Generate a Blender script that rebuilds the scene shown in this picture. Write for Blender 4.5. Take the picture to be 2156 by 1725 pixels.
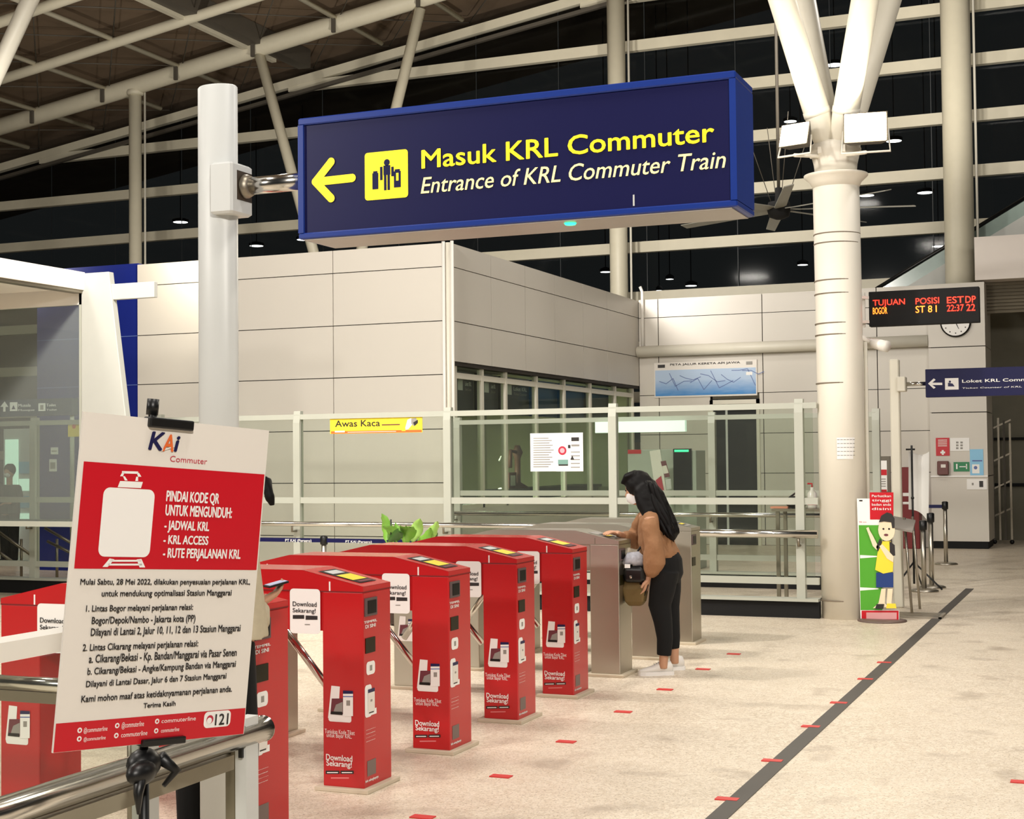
import bpy, bmesh, math, random
from mathutils import Vector, Matrix
random.seed(7)
for _o in list(bpy.data.objects): bpy.data.objects.remove(_o)
SC = bpy.context.scene
COL = SC.collection
PI = math.pi

# ---------------------------------------------------------------- camera
FPX, CX, CY, CAM_H = 3110.0, 1078.0, 862.5, 1.67
YAW, PITCH, ROLL = math.radians(22.38), math.radians(1.854), math.radians(-0.585)
def cam_axes():
    c, s = math.cos(YAW), math.sin(YAW)
    f = Vector((-s*math.cos(PITCH), c*math.cos(PITCH), math.sin(PITCH)))
    r = Vector((c, s, 0)); u = r.cross(f)
    return r*math.cos(ROLL)+u*math.sin(ROLL), -r*math.sin(ROLL)+u*math.cos(ROLL), f
CR, CU, CF = cam_axes()
CP = Vector((0, 0, CAM_H))
cam = bpy.data.cameras.new('camera'); camo = bpy.data.objects.new('camera', cam); COL.objects.link(camo)
cam.sensor_fit = 'HORIZONTAL'; cam.sensor_width = 36.0; cam.lens = FPX/2156*36
cam.clip_start = 0.05; cam.clip_end = 300
_m = Matrix((CR, CU, -CF)).transposed().to_4x4(); _m.translation = CP
camo.matrix_world = _m
SC.camera = camo

# ---------------------------------------------------------------- view, world, lights
SC.view_settings.view_transform = 'Standard'
SC.view_settings.look = 'None'
SC.view_settings.gamma = 1.0
SC.view_settings.exposure = 0.2
w = bpy.data.worlds.new('night'); SC.world = w; w.use_nodes = True
w.node_tree.nodes['Background'].inputs['Color'].default_value = (0.020, 0.021, 0.020, 1)
w.node_tree.nodes['Background'].inputs['Strength'].default_value = 0.9

def lamp(name, kind, loc, power, color=(1, .94, .85), size=1.0, target=None, spot=None, shape='DISK', size_y=None):
    l = bpy.data.lights.new(name, kind); l.energy = power; l.color = color
    if kind == 'AREA':
        l.shape = shape; l.size = size
        if size_y: l.size_y = size_y
    else: l.shadow_soft_size = size
    if spot: l.spot_size = math.radians(spot); l.spot_blend = 0.6
    o = bpy.data.objects.new(name, l); COL.objects.link(o); o.location = loc
    if target is not None:
        o.rotation_euler = (Vector(target)-Vector(loc)).to_track_quat('-Z', 'Y').to_euler()
    return o
# overhead area lights without fixtures, added to stand in for the hall's ceiling lamps
WARM = (1, .942, .862)
for (x, y, z, p) in ((-0.5, 3.5, 8.2, 165), (-6.0, 2.5, 8.2, 180), (1.0, 10.5, 8.6, 170), (-5.6, 10.5, 8.6, 165),
                     (-12.0, 9.5, 8.0, 240), (-1.0, 19.0, 8.8, 110), (-6.4, 21.0, 8.4, 110), (-13.0, 3.0, 8.0, 130)):
    lamp('high_bay_lamp', 'AREA', (x, y, z), p, WARM, 1.1, (x, y, 0))
# unseen fill lights added to brighten the walls, the roof and the facade rails
for (loc, tgt, p) in (((1.6, -1.5, 5.2), (-6.0, 18.4, 1.5), 370), ((-8.5, -1.0, 5.2), (-9.0, 18.4, 2.0), 330), ((3.0, 8.0, 5.2), (-2.6, 15.2, 1.2), 190),
                      ((-7.5, 9.5, 6.8), (-10.4, 18.4, 2.4), 560)):
    lamp('hall_floodlight', 'AREA', loc, p, WARM, .7, tgt)
for (loc, tgt, p) in (((-16.5, 17.5, 4.9), (-19.0, 28.0, 11.0), 185), ((-9.0, 22.0, 5.2), (-12.0, 30.0, 11.0), 330),):
    lamp('roof_uplight', 'AREA', loc, p, WARM, .5, tgt)
for (loc, tgt) in (((-2.8, 17.5, 6.4), (-6.5, 30.5, 11.2)), ((-2.4, 17.5, 6.4), (.5, 30.5, 11.4))):
    lamp('roof_spot', 'SPOT', loc, 1900, WARM, .2, tgt, spot=52)  # added without fixtures to brighten the facade rails above the back wall
lamp('wall_spot', 'SPOT', (-12.25, 17.75, 4.95), 120, (1, .92, .74), .05, (-12.85, 18.4, 4.42), spot=95)
# ---------------------------------------------------------------- geometry helpers
def ray(x, y): return CR*((x-CX)/FPX) - CU*((y-CY)/FPX) + CF
def at(x, y, X=None, Y=None, Z=None):
    d = ray(x, y)
    t = X/d.x if X is not None else Y/d.y if Y is not None else (Z-CAM_H)/d.z
    return CP + d*t
class Frame:
    def __init__(s, O, U, V):
        s.O, s.U, s.V = Vector(O), Vector(U).normalized(), Vector(V).normalized(); s.N = s.U.cross(s.V)
    def uv(s, px, py):
        d = ray(px, py); t = (s.O-CP).dot(s.N)/d.dot(s.N); p = CP+d*t-s.O
        return p.dot(s.U), p.dot(s.V)
    def P(s, u, v, h=0): return s.O+s.U*u+s.V*v+s.N*h
def planeY(Y, X0=0): return Frame((X0, Y, 0), (1, 0, 0), (0, 0, 1))
def planeX(X, Y0=0): return Frame((X, Y0, 0), (0, 1, 0), (0, 0, 1))

_tc = {}
def text2d(s, bold=0.0, shear=0.0):
    k = (s, bold, shear)
    if k not in _tc:
        c = bpy.data.curves.new('t', 'FONT'); c.body = s; c.size = 1; c.shear = shear; c.offset = bold; c.resolution_u = 3
        c.fill_mode = 'FRONT'
        o = bpy.data.objects.new('t', c)
        me = bpy.data.meshes.new_from_object(o)
        vs = [(v.co.x, v.co.y) for v in me.vertices]; fs = [tuple(p.vertices) for p in me.polygons]
        bpy.data.objects.remove(o); bpy.data.curves.remove(c); bpy.data.meshes.remove(me)
        _tc[k] = (vs, fs)
    return _tc[k]
CAPH = max(v[1] for v in text2d('H')[0])

class MB:
    def __init__(s): s.v, s.f, s.m, s.mats, s.sm = [], [], [], [], []
    def mi(s, m):
        if m not in s.mats: s.mats.append(m)
        return s.mats.index(m)
    def face(s, pts, m, smooth=False):
        b = len(s.v); s.v += [Vector(p) for p in pts]; s.f.append(tuple(range(b, b+len(pts)))); s.m.append(s.mi(m)); s.sm.append(smooth)
    def raw(s, vs, fs, m, smooth=False):
        b = len(s.v); s.v += [Vector(p) for p in vs]; i = s.mi(m)
        for f in fs: s.f.append(tuple(b+k for k in f)); s.m.append(i); s.sm.append(smooth)
    def box(s, a, b, m):
        (x0, y0, z0), (x1, y1, z1) = a, b
        x0, x1 = min(x0, x1), max(x0, x1); y0, y1 = min(y0, y1), max(y0, y1); z0, z1 = min(z0, z1), max(z0, z1)
        vs = [(x, y, z) for z in (z0, z1) for y in (y0, y1) for x in (x0, x1)]
        s.raw(vs, [(0, 2, 3, 1), (4, 5, 7, 6), (0, 1, 5, 4), (2, 6, 7, 3), (0, 4, 6, 2), (1, 3, 7, 5)], m)
    def cbox(s, a, b, m, c=0.01):
        # box with chamfered vertical and top edges
        (x0, y0, z0), (x1, y1, z1) = a, b
        def ring(d, z): return [(x0+d+c, y0+d, z), (x1-d-c, y0+d, z), (x1-d, y0+d+c, z), (x1-d, y1-d-c, z), (x1-d-c, y1-d, z), (x0+d+c, y1-d, z), (x0+d, y1-d-c, z), (x0+d, y0+d+c, z)]
        s.loft([ring(c, z0), ring(0, z0+c), ring(0, z1-c), ring(c, z1)], m)
    def loft(s, rings, m, smooth=False, caps=True):
        n = len(rings[0]); vs = [p for r in rings for p in r]; fs = []
        for i in range(len(rings)-1):
            for j in range(n):
                k = (j+1) % n; fs.append((i*n+j, i*n+k, (i+1)*n+k, (i+1)*n+j))
        if caps:
            fs.append(tuple(reversed(range(n)))); fs.append(tuple((len(rings)-1)*n+j for j in range(n)))
        s.raw(vs, fs, m, smooth)
    def prism(s, poly, off, m):
        # poly: 3-D outline (counter-clockwise seen from outside = opposite of off), swept by off
        poly = [Vector(p) for p in poly]; off = Vector(off); n = len(poly)
        vs = poly+[p+off for p in poly]
        fs = [tuple(range(n)), tuple(reversed(range(n, 2*n)))]+[(j, n+j, n+(j+1) % n, (j+1) % n) for j in range(n)]
        s.raw(vs, fs, m)
    def bar(s, p, q, w, h, m, up=(0, 0, 1)):
        p, q = Vector(p), Vector(q); t = (q-p).normalized(); up = Vector(up)
        a = t.cross(up)
        if a.length < 1e-4: a = t.cross(Vector((0, 1, 0)))
        a.normalize(); b = a.cross(t)
        r = lambda c: [c-a*w/2-b*h/2, c+a*w/2-b*h/2, c+a*w/2+b*h/2, c-a*w/2+b*h/2]
        s.loft([r(p), r(q)], m)
    def tube(s, pts, rad, m, n=14, up=(0, 1, 0), smooth=True, caps=True):
        pts = [Vector(p) for p in pts]
        if not isinstance(rad, (list, tuple)): rad = [rad]*len(pts)
        rings = []; up = Vector(up); a = None
        for i, p in enumerate(pts):
            t = (pts[min(i+1, len(pts)-1)]-pts[max(i-1, 0)]).normalized()
            if a is None:
                a = up-t*up.dot(t)
                if a.length < 1e-3: a = Vector((1, 0, 0))-t*t.x
            else: a = a-t*a.dot(t)
            a.normalize(); b = t.cross(a)
            r = rad[i]; ra, rb = r if isinstance(r, (tuple, list)) else (r, r)
            rings.append([p+a*ra*math.cos(2*PI*k/n)+b*rb*math.sin(2*PI*k/n) for k in range(n)])
        s.loft(rings, m, smooth, caps)
    def lathe(s, c, prof, m, n=24, axis='Z', smooth=True, caps=True):
        c = Vector(c); rings = []
        for r, z in prof:
            ring = []
            for k in range(n):
                x, y = r*math.cos(2*PI*k/n), r*math.sin(2*PI*k/n)
                ring.append(c+Vector({'Z': (x, y, z), 'Y': (x, z, -y), 'X': (z, x, y)}[axis]))
            rings.append(ring)
        s.loft(rings, m, smooth, caps)
    def ball(s, c, r, m, n=16, rot=None):
        c = Vector(c); r = r if isinstance(r, (tuple, list)) else (r, r, r); rings = []
        for i in range(1, n//2):
            th = PI*i/(n//2)
            ring = []
            for k in range(n):
                v = Vector((r[0]*math.sin(th)*math.cos(2*PI*k/n), r[1]*math.sin(th)*math.sin(2*PI*k/n), -r[2]*math.cos(th)))
                ring.append(c+((rot@v) if rot else v))
            rings.append(ring)
        s.loft(rings, m, True)
    # drawing on a frame
    def rect(s, F, u0, v0, u1, v1, m, h=.002): s.face([F.P(u0, v0, h), F.P(u1, v0, h), F.P(u1, v1, h), F.P(u0, v1, h)], m)
    def poly(s, F, pts, m, h=.002): s.face([F.P(u, v, h) for u, v in pts], m)
    def ppoly(s, F, pts, m, h=.002): s.poly(F, [F.uv(*p) for p in pts], m, h)
    def prect(s, F, x0, y0, x1, y1, m, h=.002):
        u0, v1 = F.uv(x0, y0); u1, v0 = F.uv(x1, y1); s.rect(F, u0, v0, u1, v1, m, h)
    def rrect(s, F, u0, v0, u1, v1, r, m, h=.002, n=5):
        pts = []
        for cx, cy, a0 in ((u1-r, v0+r, -90), (u1-r, v1-r, 0), (u0+r, v1-r, 90), (u0+r, v0+r, 180)):
            for i in range(n+1):
                a = math.radians(a0+90*i/n); pts.append((cx+r*math.cos(a), cy+r*math.sin(a)))
        s.poly(F, pts, m, h)
    def disc(s, F, u, v, r, m, h=.002, n=20, r2=None):
        s.poly(F, [(u+r*math.cos(2*PI*k/n), v+(r2 or r)*math.sin(2*PI*k/n)) for k in range(n)], m, h)
    def text(s, F, txt, u0, v0, u1, v1, m, h=.003, bold=0.0, shear=0.0):
        vs, fs = text2d(txt, 0.0, shear)
        x0 = min(v[0] for v in vs); x1 = max(v[0] for v in vs)
        sx = (u1-u0)/(x1-x0); sy = (v1-v0)/CAPH
        d = max(0.0, bold)*.55          # heavier strokes: the letters laid several times, slightly shifted
        for dx, dy in (((-d, 0), (d, 0), (0, d), (0, -d), (d*.7, d*.7), (-d*.7, -d*.7)) if d > 0 else ((0, 0),)):
            s.raw([F.P(u0+(v[0]-x0+dx)*sx, v0+(v[1]+dy)*sy, h) for v in vs], fs, m); h += .00025
    def ptext(s, F, txt, x0, y0, x1, y1, m, h=.003, bold=0.0, shear=0.0):
        # (x0,y0): baseline at the left end, (x1,y1): cap line at the right end
        u0, v0 = F.uv(x0, y0); u1, v1 = F.uv(x1, y1); s.text(F, txt, u0, v0, u1, v1, m, h, bold, shear)
    def build(s, name, parent=None, smooth_angle=None, label=None):
        me = bpy.data.meshes.new(name)
        off = Vector((0, 0, 0)); p = parent
        while p is not None: off += p.location; p = p.parent
        me.from_pydata([tuple(v-off) for v in s.v], [], s.f)
        for m in s.mats: me.materials.append(m)
        me.polygons.foreach_set('material_index', s.m); me.polygons.foreach_set('use_smooth', s.sm)
        me.validate(); me.update()
        o = bpy.data.objects.new(name, me); COL.objects.link(o)
        if parent is not None: o.parent = parent
        if label: o['label'] = label
        return o
def fix(o):
    # consistent outward normals
    bm = bmesh.new(); bm.from_mesh(o.data); bmesh.ops.remove_doubles(bm, verts=bm.verts, dist=1e-5)
    bmesh.ops.recalc_face_normals(bm, faces=bm.faces); bm.to_mesh(o.data); bm.free(); return o
def bevel(o, wd=.004, seg=2):
    md = o.modifiers.new('bevel', 'BEVEL'); md.width = wd; md.segments = seg; md.limit_method = 'ANGLE'; return o
def remesh(o, vox=.01, smooth=4):
    md = o.modifiers.new('remesh', 'REMESH'); md.mode = 'VOXEL'; md.voxel_size = vox; md.use_smooth_shade = True
    if smooth:
        s = o.modifiers.new('smooth', 'SMOOTH'); s.iterations = smooth; s.factor = .5
    return o
def tag(o, label=None, cat=None, group=None, kind=None):
    if label: o['label'] = label
    if cat: o['category'] = cat
    if group: o['group'] = group
    if kind: o['kind'] = kind
    return o
def thing(name, loc, label, cat, group=None):
    o = bpy.data.objects.new(name, None); COL.objects.link(o); o.location = loc; o.empty_display_size = .1
    return tag(o, label, cat, group)
def copy_tree(o, parent=None):
    c = o.copy(); COL.objects.link(c)
    if parent is not None: c.parent = parent
    for ch in list(o.children): copy_tree(ch, c)
    return c
def struct(o): o['kind'] = 'structure'; return o

# ---------------------------------------------------------------- materials
def lin(c): return tuple(((v/255)/12.92 if v/255 <= .04045 else ((v/255+.055)/1.055)**2.4) for v in c)+(1,)
def M(name, rgb, rough=.5, metal=0.0, emit=None, es=1.0, noise=0.06, scale=6.0, bump=0.0, bscale=200.0, spec=None, coat=0.0):
    m = bpy.data.materials.new(name); m.use_nodes = True; nt = m.node_tree; b = nt.nodes['Principled BSDF']
    b.inputs['Roughness'].default_value = rough; b.inputs['Metallic'].default_value = metal
    if spec is not None: b.inputs['Specular IOR Level'].default_value = spec
    if coat: b.inputs['Coat Weight'].default_value = coat; b.inputs['Coat Roughness'].default_value = .15
    c = lin(rgb)
    tc = nt.nodes.new('ShaderNodeTexCoord')
    if noise:
        n = nt.nodes.new('ShaderNodeTexNoise'); n.inputs['Scale'].default_value = scale; n.inputs['Detail'].default_value = 4
        nt.links.new(tc.outputs['Object'], n.inputs['Vector'])
        r = nt.nodes.new('ShaderNodeMix'); r.data_type = 'RGBA'
        r.inputs[6].default_value = tuple(min(1, v*(1-noise)) for v in c[:3])+(1,)
        r.inputs[7].default_value = tuple(min(1, v*(1+noise)) for v in c[:3])+(1,)
        nt.links.new(n.outputs['Fac'], r.inputs[0]); nt.links.new(r.outputs[2], b.inputs['Base Color'])
    else: b.inputs['Base Color'].default_value = c
    if bump:
        n2 = nt.nodes.new('ShaderNodeTexNoise'); n2.inputs['Scale'].default_value = bscale
        nt.links.new(tc.outputs['Object'], n2.inputs['Vector'])
        bp = nt.nodes.new('ShaderNodeBump'); bp.inputs['Strength'].default_value = bump; bp.inputs['Distance'].default_value = .01
        nt.links.new(n2.outputs['Fac'], bp.inputs['Height']); nt.links.new(bp.outputs['Normal'], b.inputs['Normal'])
    if emit:
        b.inputs['Emission Color'].default_value = lin(emit); b.inputs['Emission Strength'].default_value = es
    return m
def glass(name, tint, gloss=.10, rough=.03, haze=0.0):
    m = bpy.data.materials.new(name); m.use_nodes = True; nt = m.node_tree
    for n in list(nt.nodes): nt.nodes.remove(n)
    out = nt.nodes.new('ShaderNodeOutputMaterial'); mx = nt.nodes.new('ShaderNodeMixShader')
    tr = nt.nodes.new('ShaderNodeBsdfTransparent'); gl = nt.nodes.new('ShaderNodeBsdfGlossy')
    tr.inputs['Color'].default_value = tuple(tint)+(1,); gl.inputs['Roughness'].default_value = rough
    lw = nt.nodes.new('ShaderNodeLayerWeight'); lw.inputs['Blend'].default_value = gloss
    ns = nt.nodes.new('ShaderNodeTexNoise'); ns.inputs['Scale'].default_value = 3
    mth = nt.nodes.new('ShaderNodeMath'); mth.operation = 'MULTIPLY_ADD'; mth.inputs[1].default_value = .85; mth.inputs[2].default_value = .01
    nt.links.new(lw.outputs['Fresnel'], mth.inputs[0]); nt.links.new(mth.outputs[0], mx.inputs[0])
    nt.links.new(tr.outputs[0], mx.inputs[1]); nt.links.new(gl.outputs[0], mx.inputs[2]); last = mx.outputs[0]
    if haze:
        df = nt.nodes.new('ShaderNodeBsdfDiffuse'); df.inputs['Color'].default_value = (.75, .78, .74, 1); m2 = nt.nodes.new('ShaderNodeMixShader'); m2.inputs[0].default_value = haze
        nt.links.new(last, m2.inputs[1]); nt.links.new(df.outputs[0], m2.inputs[2]); last = m2.outputs[0]
    nt.links.new(last, out.inputs[0])
    return m
def metal_brushed(name, rgb, rough=.32):
    m = M(name, rgb, rough, 1.0, noise=0)
    nt = m.node_tree; b = nt.nodes['Principled BSDF']; tc = nt.nodes['Texture Coordinate']
    mp = nt.nodes.new('ShaderNodeMapping'); mp.inputs['Scale'].default_value = (3, 3, 160)
    n = nt.nodes.new('ShaderNodeTexNoise'); n.inputs['Scale'].default_value = 6
    nt.links.new(tc.outputs['Object'], mp.inputs['Vector']); nt.links.new(mp.outputs[0], n.inputs['Vector'])
    mr = nt.nodes.new('ShaderNodeMapRange'); mr.inputs[3].default_value = rough-.08; mr.inputs[4].default_value = rough+.1
    nt.links.new(n.outputs['Fac'], mr.inputs[0]); nt.links.new(mr.outputs[0], b.inputs['Roughness'])
    return m
def floor_mat():
    m = bpy.data.materials.new('terrazzo'); m.use_nodes = True; nt = m.node_tree; b = nt.nodes['Principled BSDF']; L = nt.links.new
    tc = nt.nodes.new('ShaderNodeTexCoord')
    def noise(sc, det=3): 
        n = nt.nodes.new('ShaderNodeTexNoise'); n.inputs['Scale'].default_value = sc; n.inputs['Detail'].default_value = det
        L(tc.outputs['Object'], n.inputs['Vector']); return n
    def mix(fac, a, c):
        x = nt.nodes.new('ShaderNodeMix'); x.data_type = 'RGBA'; L(fac, x.inputs[0])
        for i, q in ((6, a), (7, c)):
            if isinstance(q, tuple): x.inputs[i].default_value = q
            else: L(q, x.inputs[i])
        return x.outputs[2]
    def ramp(src, p0, p1):
        r = nt.nodes.new('ShaderNodeMapRange'); r.inputs[1].default_value = p0; r.inputs[2].default_value = p1; L(src, r.inputs[0]); return r.outputs[0]
    base = mix(ramp(noise(.5).outputs['Fac'], .35, .65), lin((206, 190, 168)), lin((222, 207, 184)))
    vor = nt.nodes.new('ShaderNodeTexVoronoi'); vor.inputs['Scale'].default_value = 55; L(tc.outputs['Object'], vor.inputs['Vector'])
    spk = mix(ramp(vor.outputs['Color'], .25, .9), lin((236, 224, 205)), base)
    spk2 = mix(ramp(noise(90, 2).outputs['Fac'], .56, .72), spk, lin((150, 132, 112)))
    st = mix(ramp(noise(2.3, 6).outputs['Fac'], .58, .8), spk2, lin((168, 152, 134)))
    L(st, b.inputs['Base Color'])
    r = ramp(noise(4).outputs['Fac'], .2, .8)
    mr = nt.nodes.new('ShaderNodeMapRange'); mr.inputs[3].default_value = .32; mr.inputs[4].default_value = .5; L(r, mr.inputs[0]); L(mr.outputs[0], b.inputs['Roughness'])
    return m
FLOOR = floor_mat()
PANEL = M('wall_panel', (212, 206, 196), .38, 0, noise=.025, scale=1.2)
JOINT = M('joint_dark', (46, 40, 34), .8)
WHITE = M('white_paint', (236, 232, 224), .4, noise=.02)
OFFW = M('offwhite_paint', (224, 219, 204), .42, noise=.04)
STEEL = M('cream_steel_paint', (214, 207, 184), .45, noise=.05)
CONC = M('column_paint', (232, 226, 212), .5, noise=.06, scale=2)
GREYP = M('grey_post_paint', (206, 208, 206), .4, noise=.03)
RAILP = M('rail_paint', (182, 184, 172), .38, noise=.03)
DECK = M('roof_deck', (110, 92, 72), .8, noise=.25, scale=.7)
GIRDER = M('dark_girder', (84, 78, 68), .6)
BLACK = M('black_plastic', (14, 14, 15), .4, noise=.1)
BLACKM = M('black_matte', (9, 9, 10), .85, noise=.1)
SCREEN = M('dark_screen', (6, 7, 8), .3, spec=.2)
OLIVE = M('olive_window', (34, 30, 12), .35, spec=.2)
RED = M('red_wrap', (190, 20, 26), .33, noise=.03, coat=.25)
DKRED = M('dark_red', (120, 20, 22), .5)
GATETOP = M('red_top', (204, 34, 36), .26, noise=.03, coat=.3)
INOX = metal_brushed('brushed_steel', (190, 184, 172), .34)
CHROME = metal_brushed('polished_steel', (215, 212, 205), .16)
DINOX = metal_brushed('dull_steel', (150, 142, 128), .42)
NAVY = M('navy_face', (19, 20, 70), .4, noise=.03, spec=.3)
BLUEF = M('blue_frame', (22, 52, 136), .35, noise=.06)
BLUE = M('blue_cladding', (24, 38, 122), .35, noise=.05)
YEL = M('yellow_letters', (255, 232, 40), .4, emit=(255, 226, 40), es=.55, noise=.02)
PYEL = M('pale_yellow_letters', (252, 240, 170), .4, emit=(252, 238, 160), es=.45, noise=.02)
YELP = M('yellow_print', (245, 220, 60), .45, noise=.04)
ORANGE = M('orange_print', (232, 110, 50), .45)
WPRINT = M('white_print', (245, 243, 240), .45, noise=.01)
BOARD = M('poster_white', (232, 226, 218), .35, noise=.01)
RPRINT = M('red_print', (200, 14, 34), .35, noise=.02)
INK = M('black_ink', (40, 36, 36), .5)
NAVYINK = M('navy_ink', (22, 22, 76), .45)
CRIM = M('crimson_ink', (190, 40, 66), .5)
GREYINK = M('grey_ink', (150, 146, 140), .5)
PHONEB = M('phone_blue', (90, 110, 170), .4)
MAROON = M('maroon_print', (110, 50, 60), .5)
GREEN = M('green_print', (80, 165, 40), .45, noise=.03)
SIGNG = M('exit_green', (30, 130, 80), .4)
PBLUE = M('light_blue', (140, 200, 235), .4)
PGLASS = glass('barrier_glass', (.895, .92, .885), .10, haze=.012)
CGLASS = glass('canopy_glass', (.70, .76, .72), .18, haze=.14)
WGLASS = glass('office_glass', (.84, .88, .83), .03)
FGLASS = glass('facade_glass', (.32, .35, .37), .16, .06)
SKIN = M('skin', (196, 148, 118), .5, noise=.04)
HAIR = M('black_hair', (9, 7, 7), .6, noise=.2, scale=40, spec=.2)
SWEATER = M('brown_sweater', (150, 108, 74), .85, noise=.1, scale=60, bump=.25, bscale=180)
TROUS = M('black_trousers', (5, 5, 6), .95, noise=.15)
SHOE = M('white_shoe', (236, 232, 226), .5, noise=.03)
MASK = M('white_mask', (240, 240, 240), .7, noise=.01)
# ---------------------------------------------------------------- the setting
b = MB(); b.box((-34, -5, -.2), (9, 36, 0), FLOOR); struct(b.build('floor'))
b = MB(); b.box((-1.80, 2.0, .0005), (-1.705, 18.95, .004), M('floor_strip_dark', (74, 70, 66), .55, noise=.15)); struct(b.build('trim_1'))

YW, YB, YF = 18.4, 27.0, 30.5          # box wall, back wall, facade
XC = at(948, 700, Y=YW).x              # outer corner of the box
XL = at(289, 700, Y=YW).x
ZT = 4.64
def panels_y(b, x0, x1, y, zs, xs, th=.04, g=.012):
    # cladding facing -y: gaps between slabs
    for i in range(len(xs)-1):
        for j in range(len(zs)-1):
            b.box((xs[i]+g/2, y, zs[j]+g/2), (xs[i+1]-g/2, y+th, zs[j+1]-g/2), PANEL)
def panels_x(b, x, ys, zs, th=.04, g=.012):
    for i in range(len(ys)-1):
        for j in range(len(zs)-1):
            b.box((x-th, ys[i]+g/2, zs[j]+g/2), (x, ys[i+1]-g/2, zs[j+1]-g/2), PANEL)
ZS = [0, .58, 1.33, 2.07, 2.82, 3.56, 4.31, ZT]
x7 = at(701, 600, Y=YW).x
b = MB()
xs = [XL]+sorted([x7-1.86*k for k in range(0, 5) if x7-1.86*k > XL+.1])+[XC-.06]
panels_y(b, XL, XC, YW, ZS, xs)
b.box((XL, YW+.03, 0), (XC-.05, YW+.2, ZT-.02), JOINT)
b.tube([(XC-.045, YW+.045, 0), (XC-.045, YW+.045, ZT)], .045, OFFW)      # rounded corner strip
b.box((XL, YW+.2, ZT-.06), (XC-.1, YB, ZT-.02), JOINT)                     # flat top of the office box
struct(fix(b.build('wall_left')))
b = MB(); b.box((XL-1.9, YW+.02, 0), (XL-.004, YW+.2, 4.66), BLUE)
for z in (3.56, 2.82): b.box((XL-1.9, YW+.015, z-.006), (XL-.004, YW+.03, z+.006), PHONEB)
struct(b.build('trim_2'))
# office side wall with the upper cladding, window band below
b = MB()
ZW0 = 3.0
ys = [YW+.02]+[at(px, 700, X=XC).y for px in (1035, 1106.4, 1168.8, 1228, 1278.5)]+[YB]
panels_x(b, XC, ys, [ZW0, 3.56, 4.31, ZT])
b.box((XC-.2, YW+.1, ZW0+.02), (XC-.03, YB, ZT-.02), JOINT)
b.box((XC-.2, YW+.1, 0), (XC-.04, YB, .95), PANEL)
b.box((XC-.25, YW+.1, ZW0-.05), (XC-.01, YB, ZW0), JOINT)
struct(fix(b.build('wall_side')))
wy = [at(px, 820, X=XC-.08).y for px in (956, 1013, 1062.6, 1127.5, 1186, 1241, 1293, 1330)]
b = MB()
b.box((XC-.10, wy[0], .95), (XC-.085, wy[-1], ZW0-.05), WGLASS)
win = b.build('window_1'); struct(win)
b = MB()
for y in wy: b.box((XC-.13, y-.035, .95), (XC-.05, y+.035, ZW0-.05), OFFW)
b.box((XC-.13, wy[0], ZW0-.22), (XC-.06, wy[-1], ZW0-.14), OFFW)
b.box((XC-.13, wy[0], .95), (XC-.05, wy[-1], 1.01), OFFW)
b.build('window_frame', win)
# office interior
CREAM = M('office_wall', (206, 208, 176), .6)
b = MB(); b.box((XC-3.2, YW+.3, 0), (XC-3.1, YB-.1, 3.4), CREAM); b.box((XC-3.2, YB-.2, 0), (XC-.2, YB-.1, 3.4), CREAM)
b.box((XC-3.2, YW+.25, 0), (XC-.2, YW+.32, 3.4), CREAM); struct(b.build('wall_office'))
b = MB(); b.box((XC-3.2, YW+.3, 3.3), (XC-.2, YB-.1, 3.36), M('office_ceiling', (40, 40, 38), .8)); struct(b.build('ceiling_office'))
lamp('office_lamp', 'AREA', (XC-1.6, YW+3.0, 2.2), 150, (.95, 1, .84), .8, (XC-1.9, YW+3.0, 0))
# back wall
b = MB()
xd0, xd1 = at(1503, 940, Y=YB).x, at(1594, 940, Y=YB).x
x1386, x1605, x1846 = (at(px, 700, Y=YB).x for px in (1386, 1605, 1846))
xr = at(1958, 800, Y=YB).x+.1
zsb = [0, .58, 1.33, 2.07, 2.82, 3.56, 4.30, 4.66]
for (xa, xb) in ((XC, x1386), (x1386, x1605), (x1605, x1846), (x1846, xr)):
    for j in range(len(zsb)-1):
        segs = [(xa, xb)]
        if zsb[j] < 2.7:
            segs = []
            if xa < xd0 < xb or xa < xd1 < xb:
                if xa < xd0: segs.append((xa, min(xb, xd0-.05)))
                if xb > xd1: segs.append((max(xa, xd1+.05), xb))
            else: segs = [(xa, xb)]
        for (p, q) in segs: b.box((p+.008, YB, zsb[j]+.006), (q-.008, YB+.04, zsb[j+1]-.006), PANEL)
b.box((XC, YB+.03, 2.82), (xr, YB+.15, 4.64), JOINT)
b.box((XC, YB+.03, 0), (xd0-.05, YB+.15, 2.82), JOINT); b.box((xd1+.05, YB+.03, 0), (xr, YB+.15, 2.82), JOINT)
b.box((xd0-.05, YB+.06, 0), (xd1+.05, YB+.12, 2.72), SCREEN)
struct(fix(b.build('wall_back')))
b = MB()
d1 = MB(); d1.box((xd0, YB+.02, 0), (xd1, YB+.05, 2.62), SCREEN); dd = d1.build('door_1'); struct(dd)
b.box((xd0-.06, YB-.03, 0), (xd0, YB+.06, 2.70), OFFW); b.box((xd1, YB-.03, 0), (xd1+.06, YB+.06, 2.70), OFFW); b.box((xd0-.06, YB-.03, 2.62), (xd1+.06, YB+.06, 2.70), OFFW)
b.build('door_frame', dd)
b = MB(); xm = at(1530, 900, Y=YB).x; b.box((xm-.02, YB-.005, 0), (xm+.02, YB+.03, 2.62), GREYP); b.build('door_stile', dd)
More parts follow.
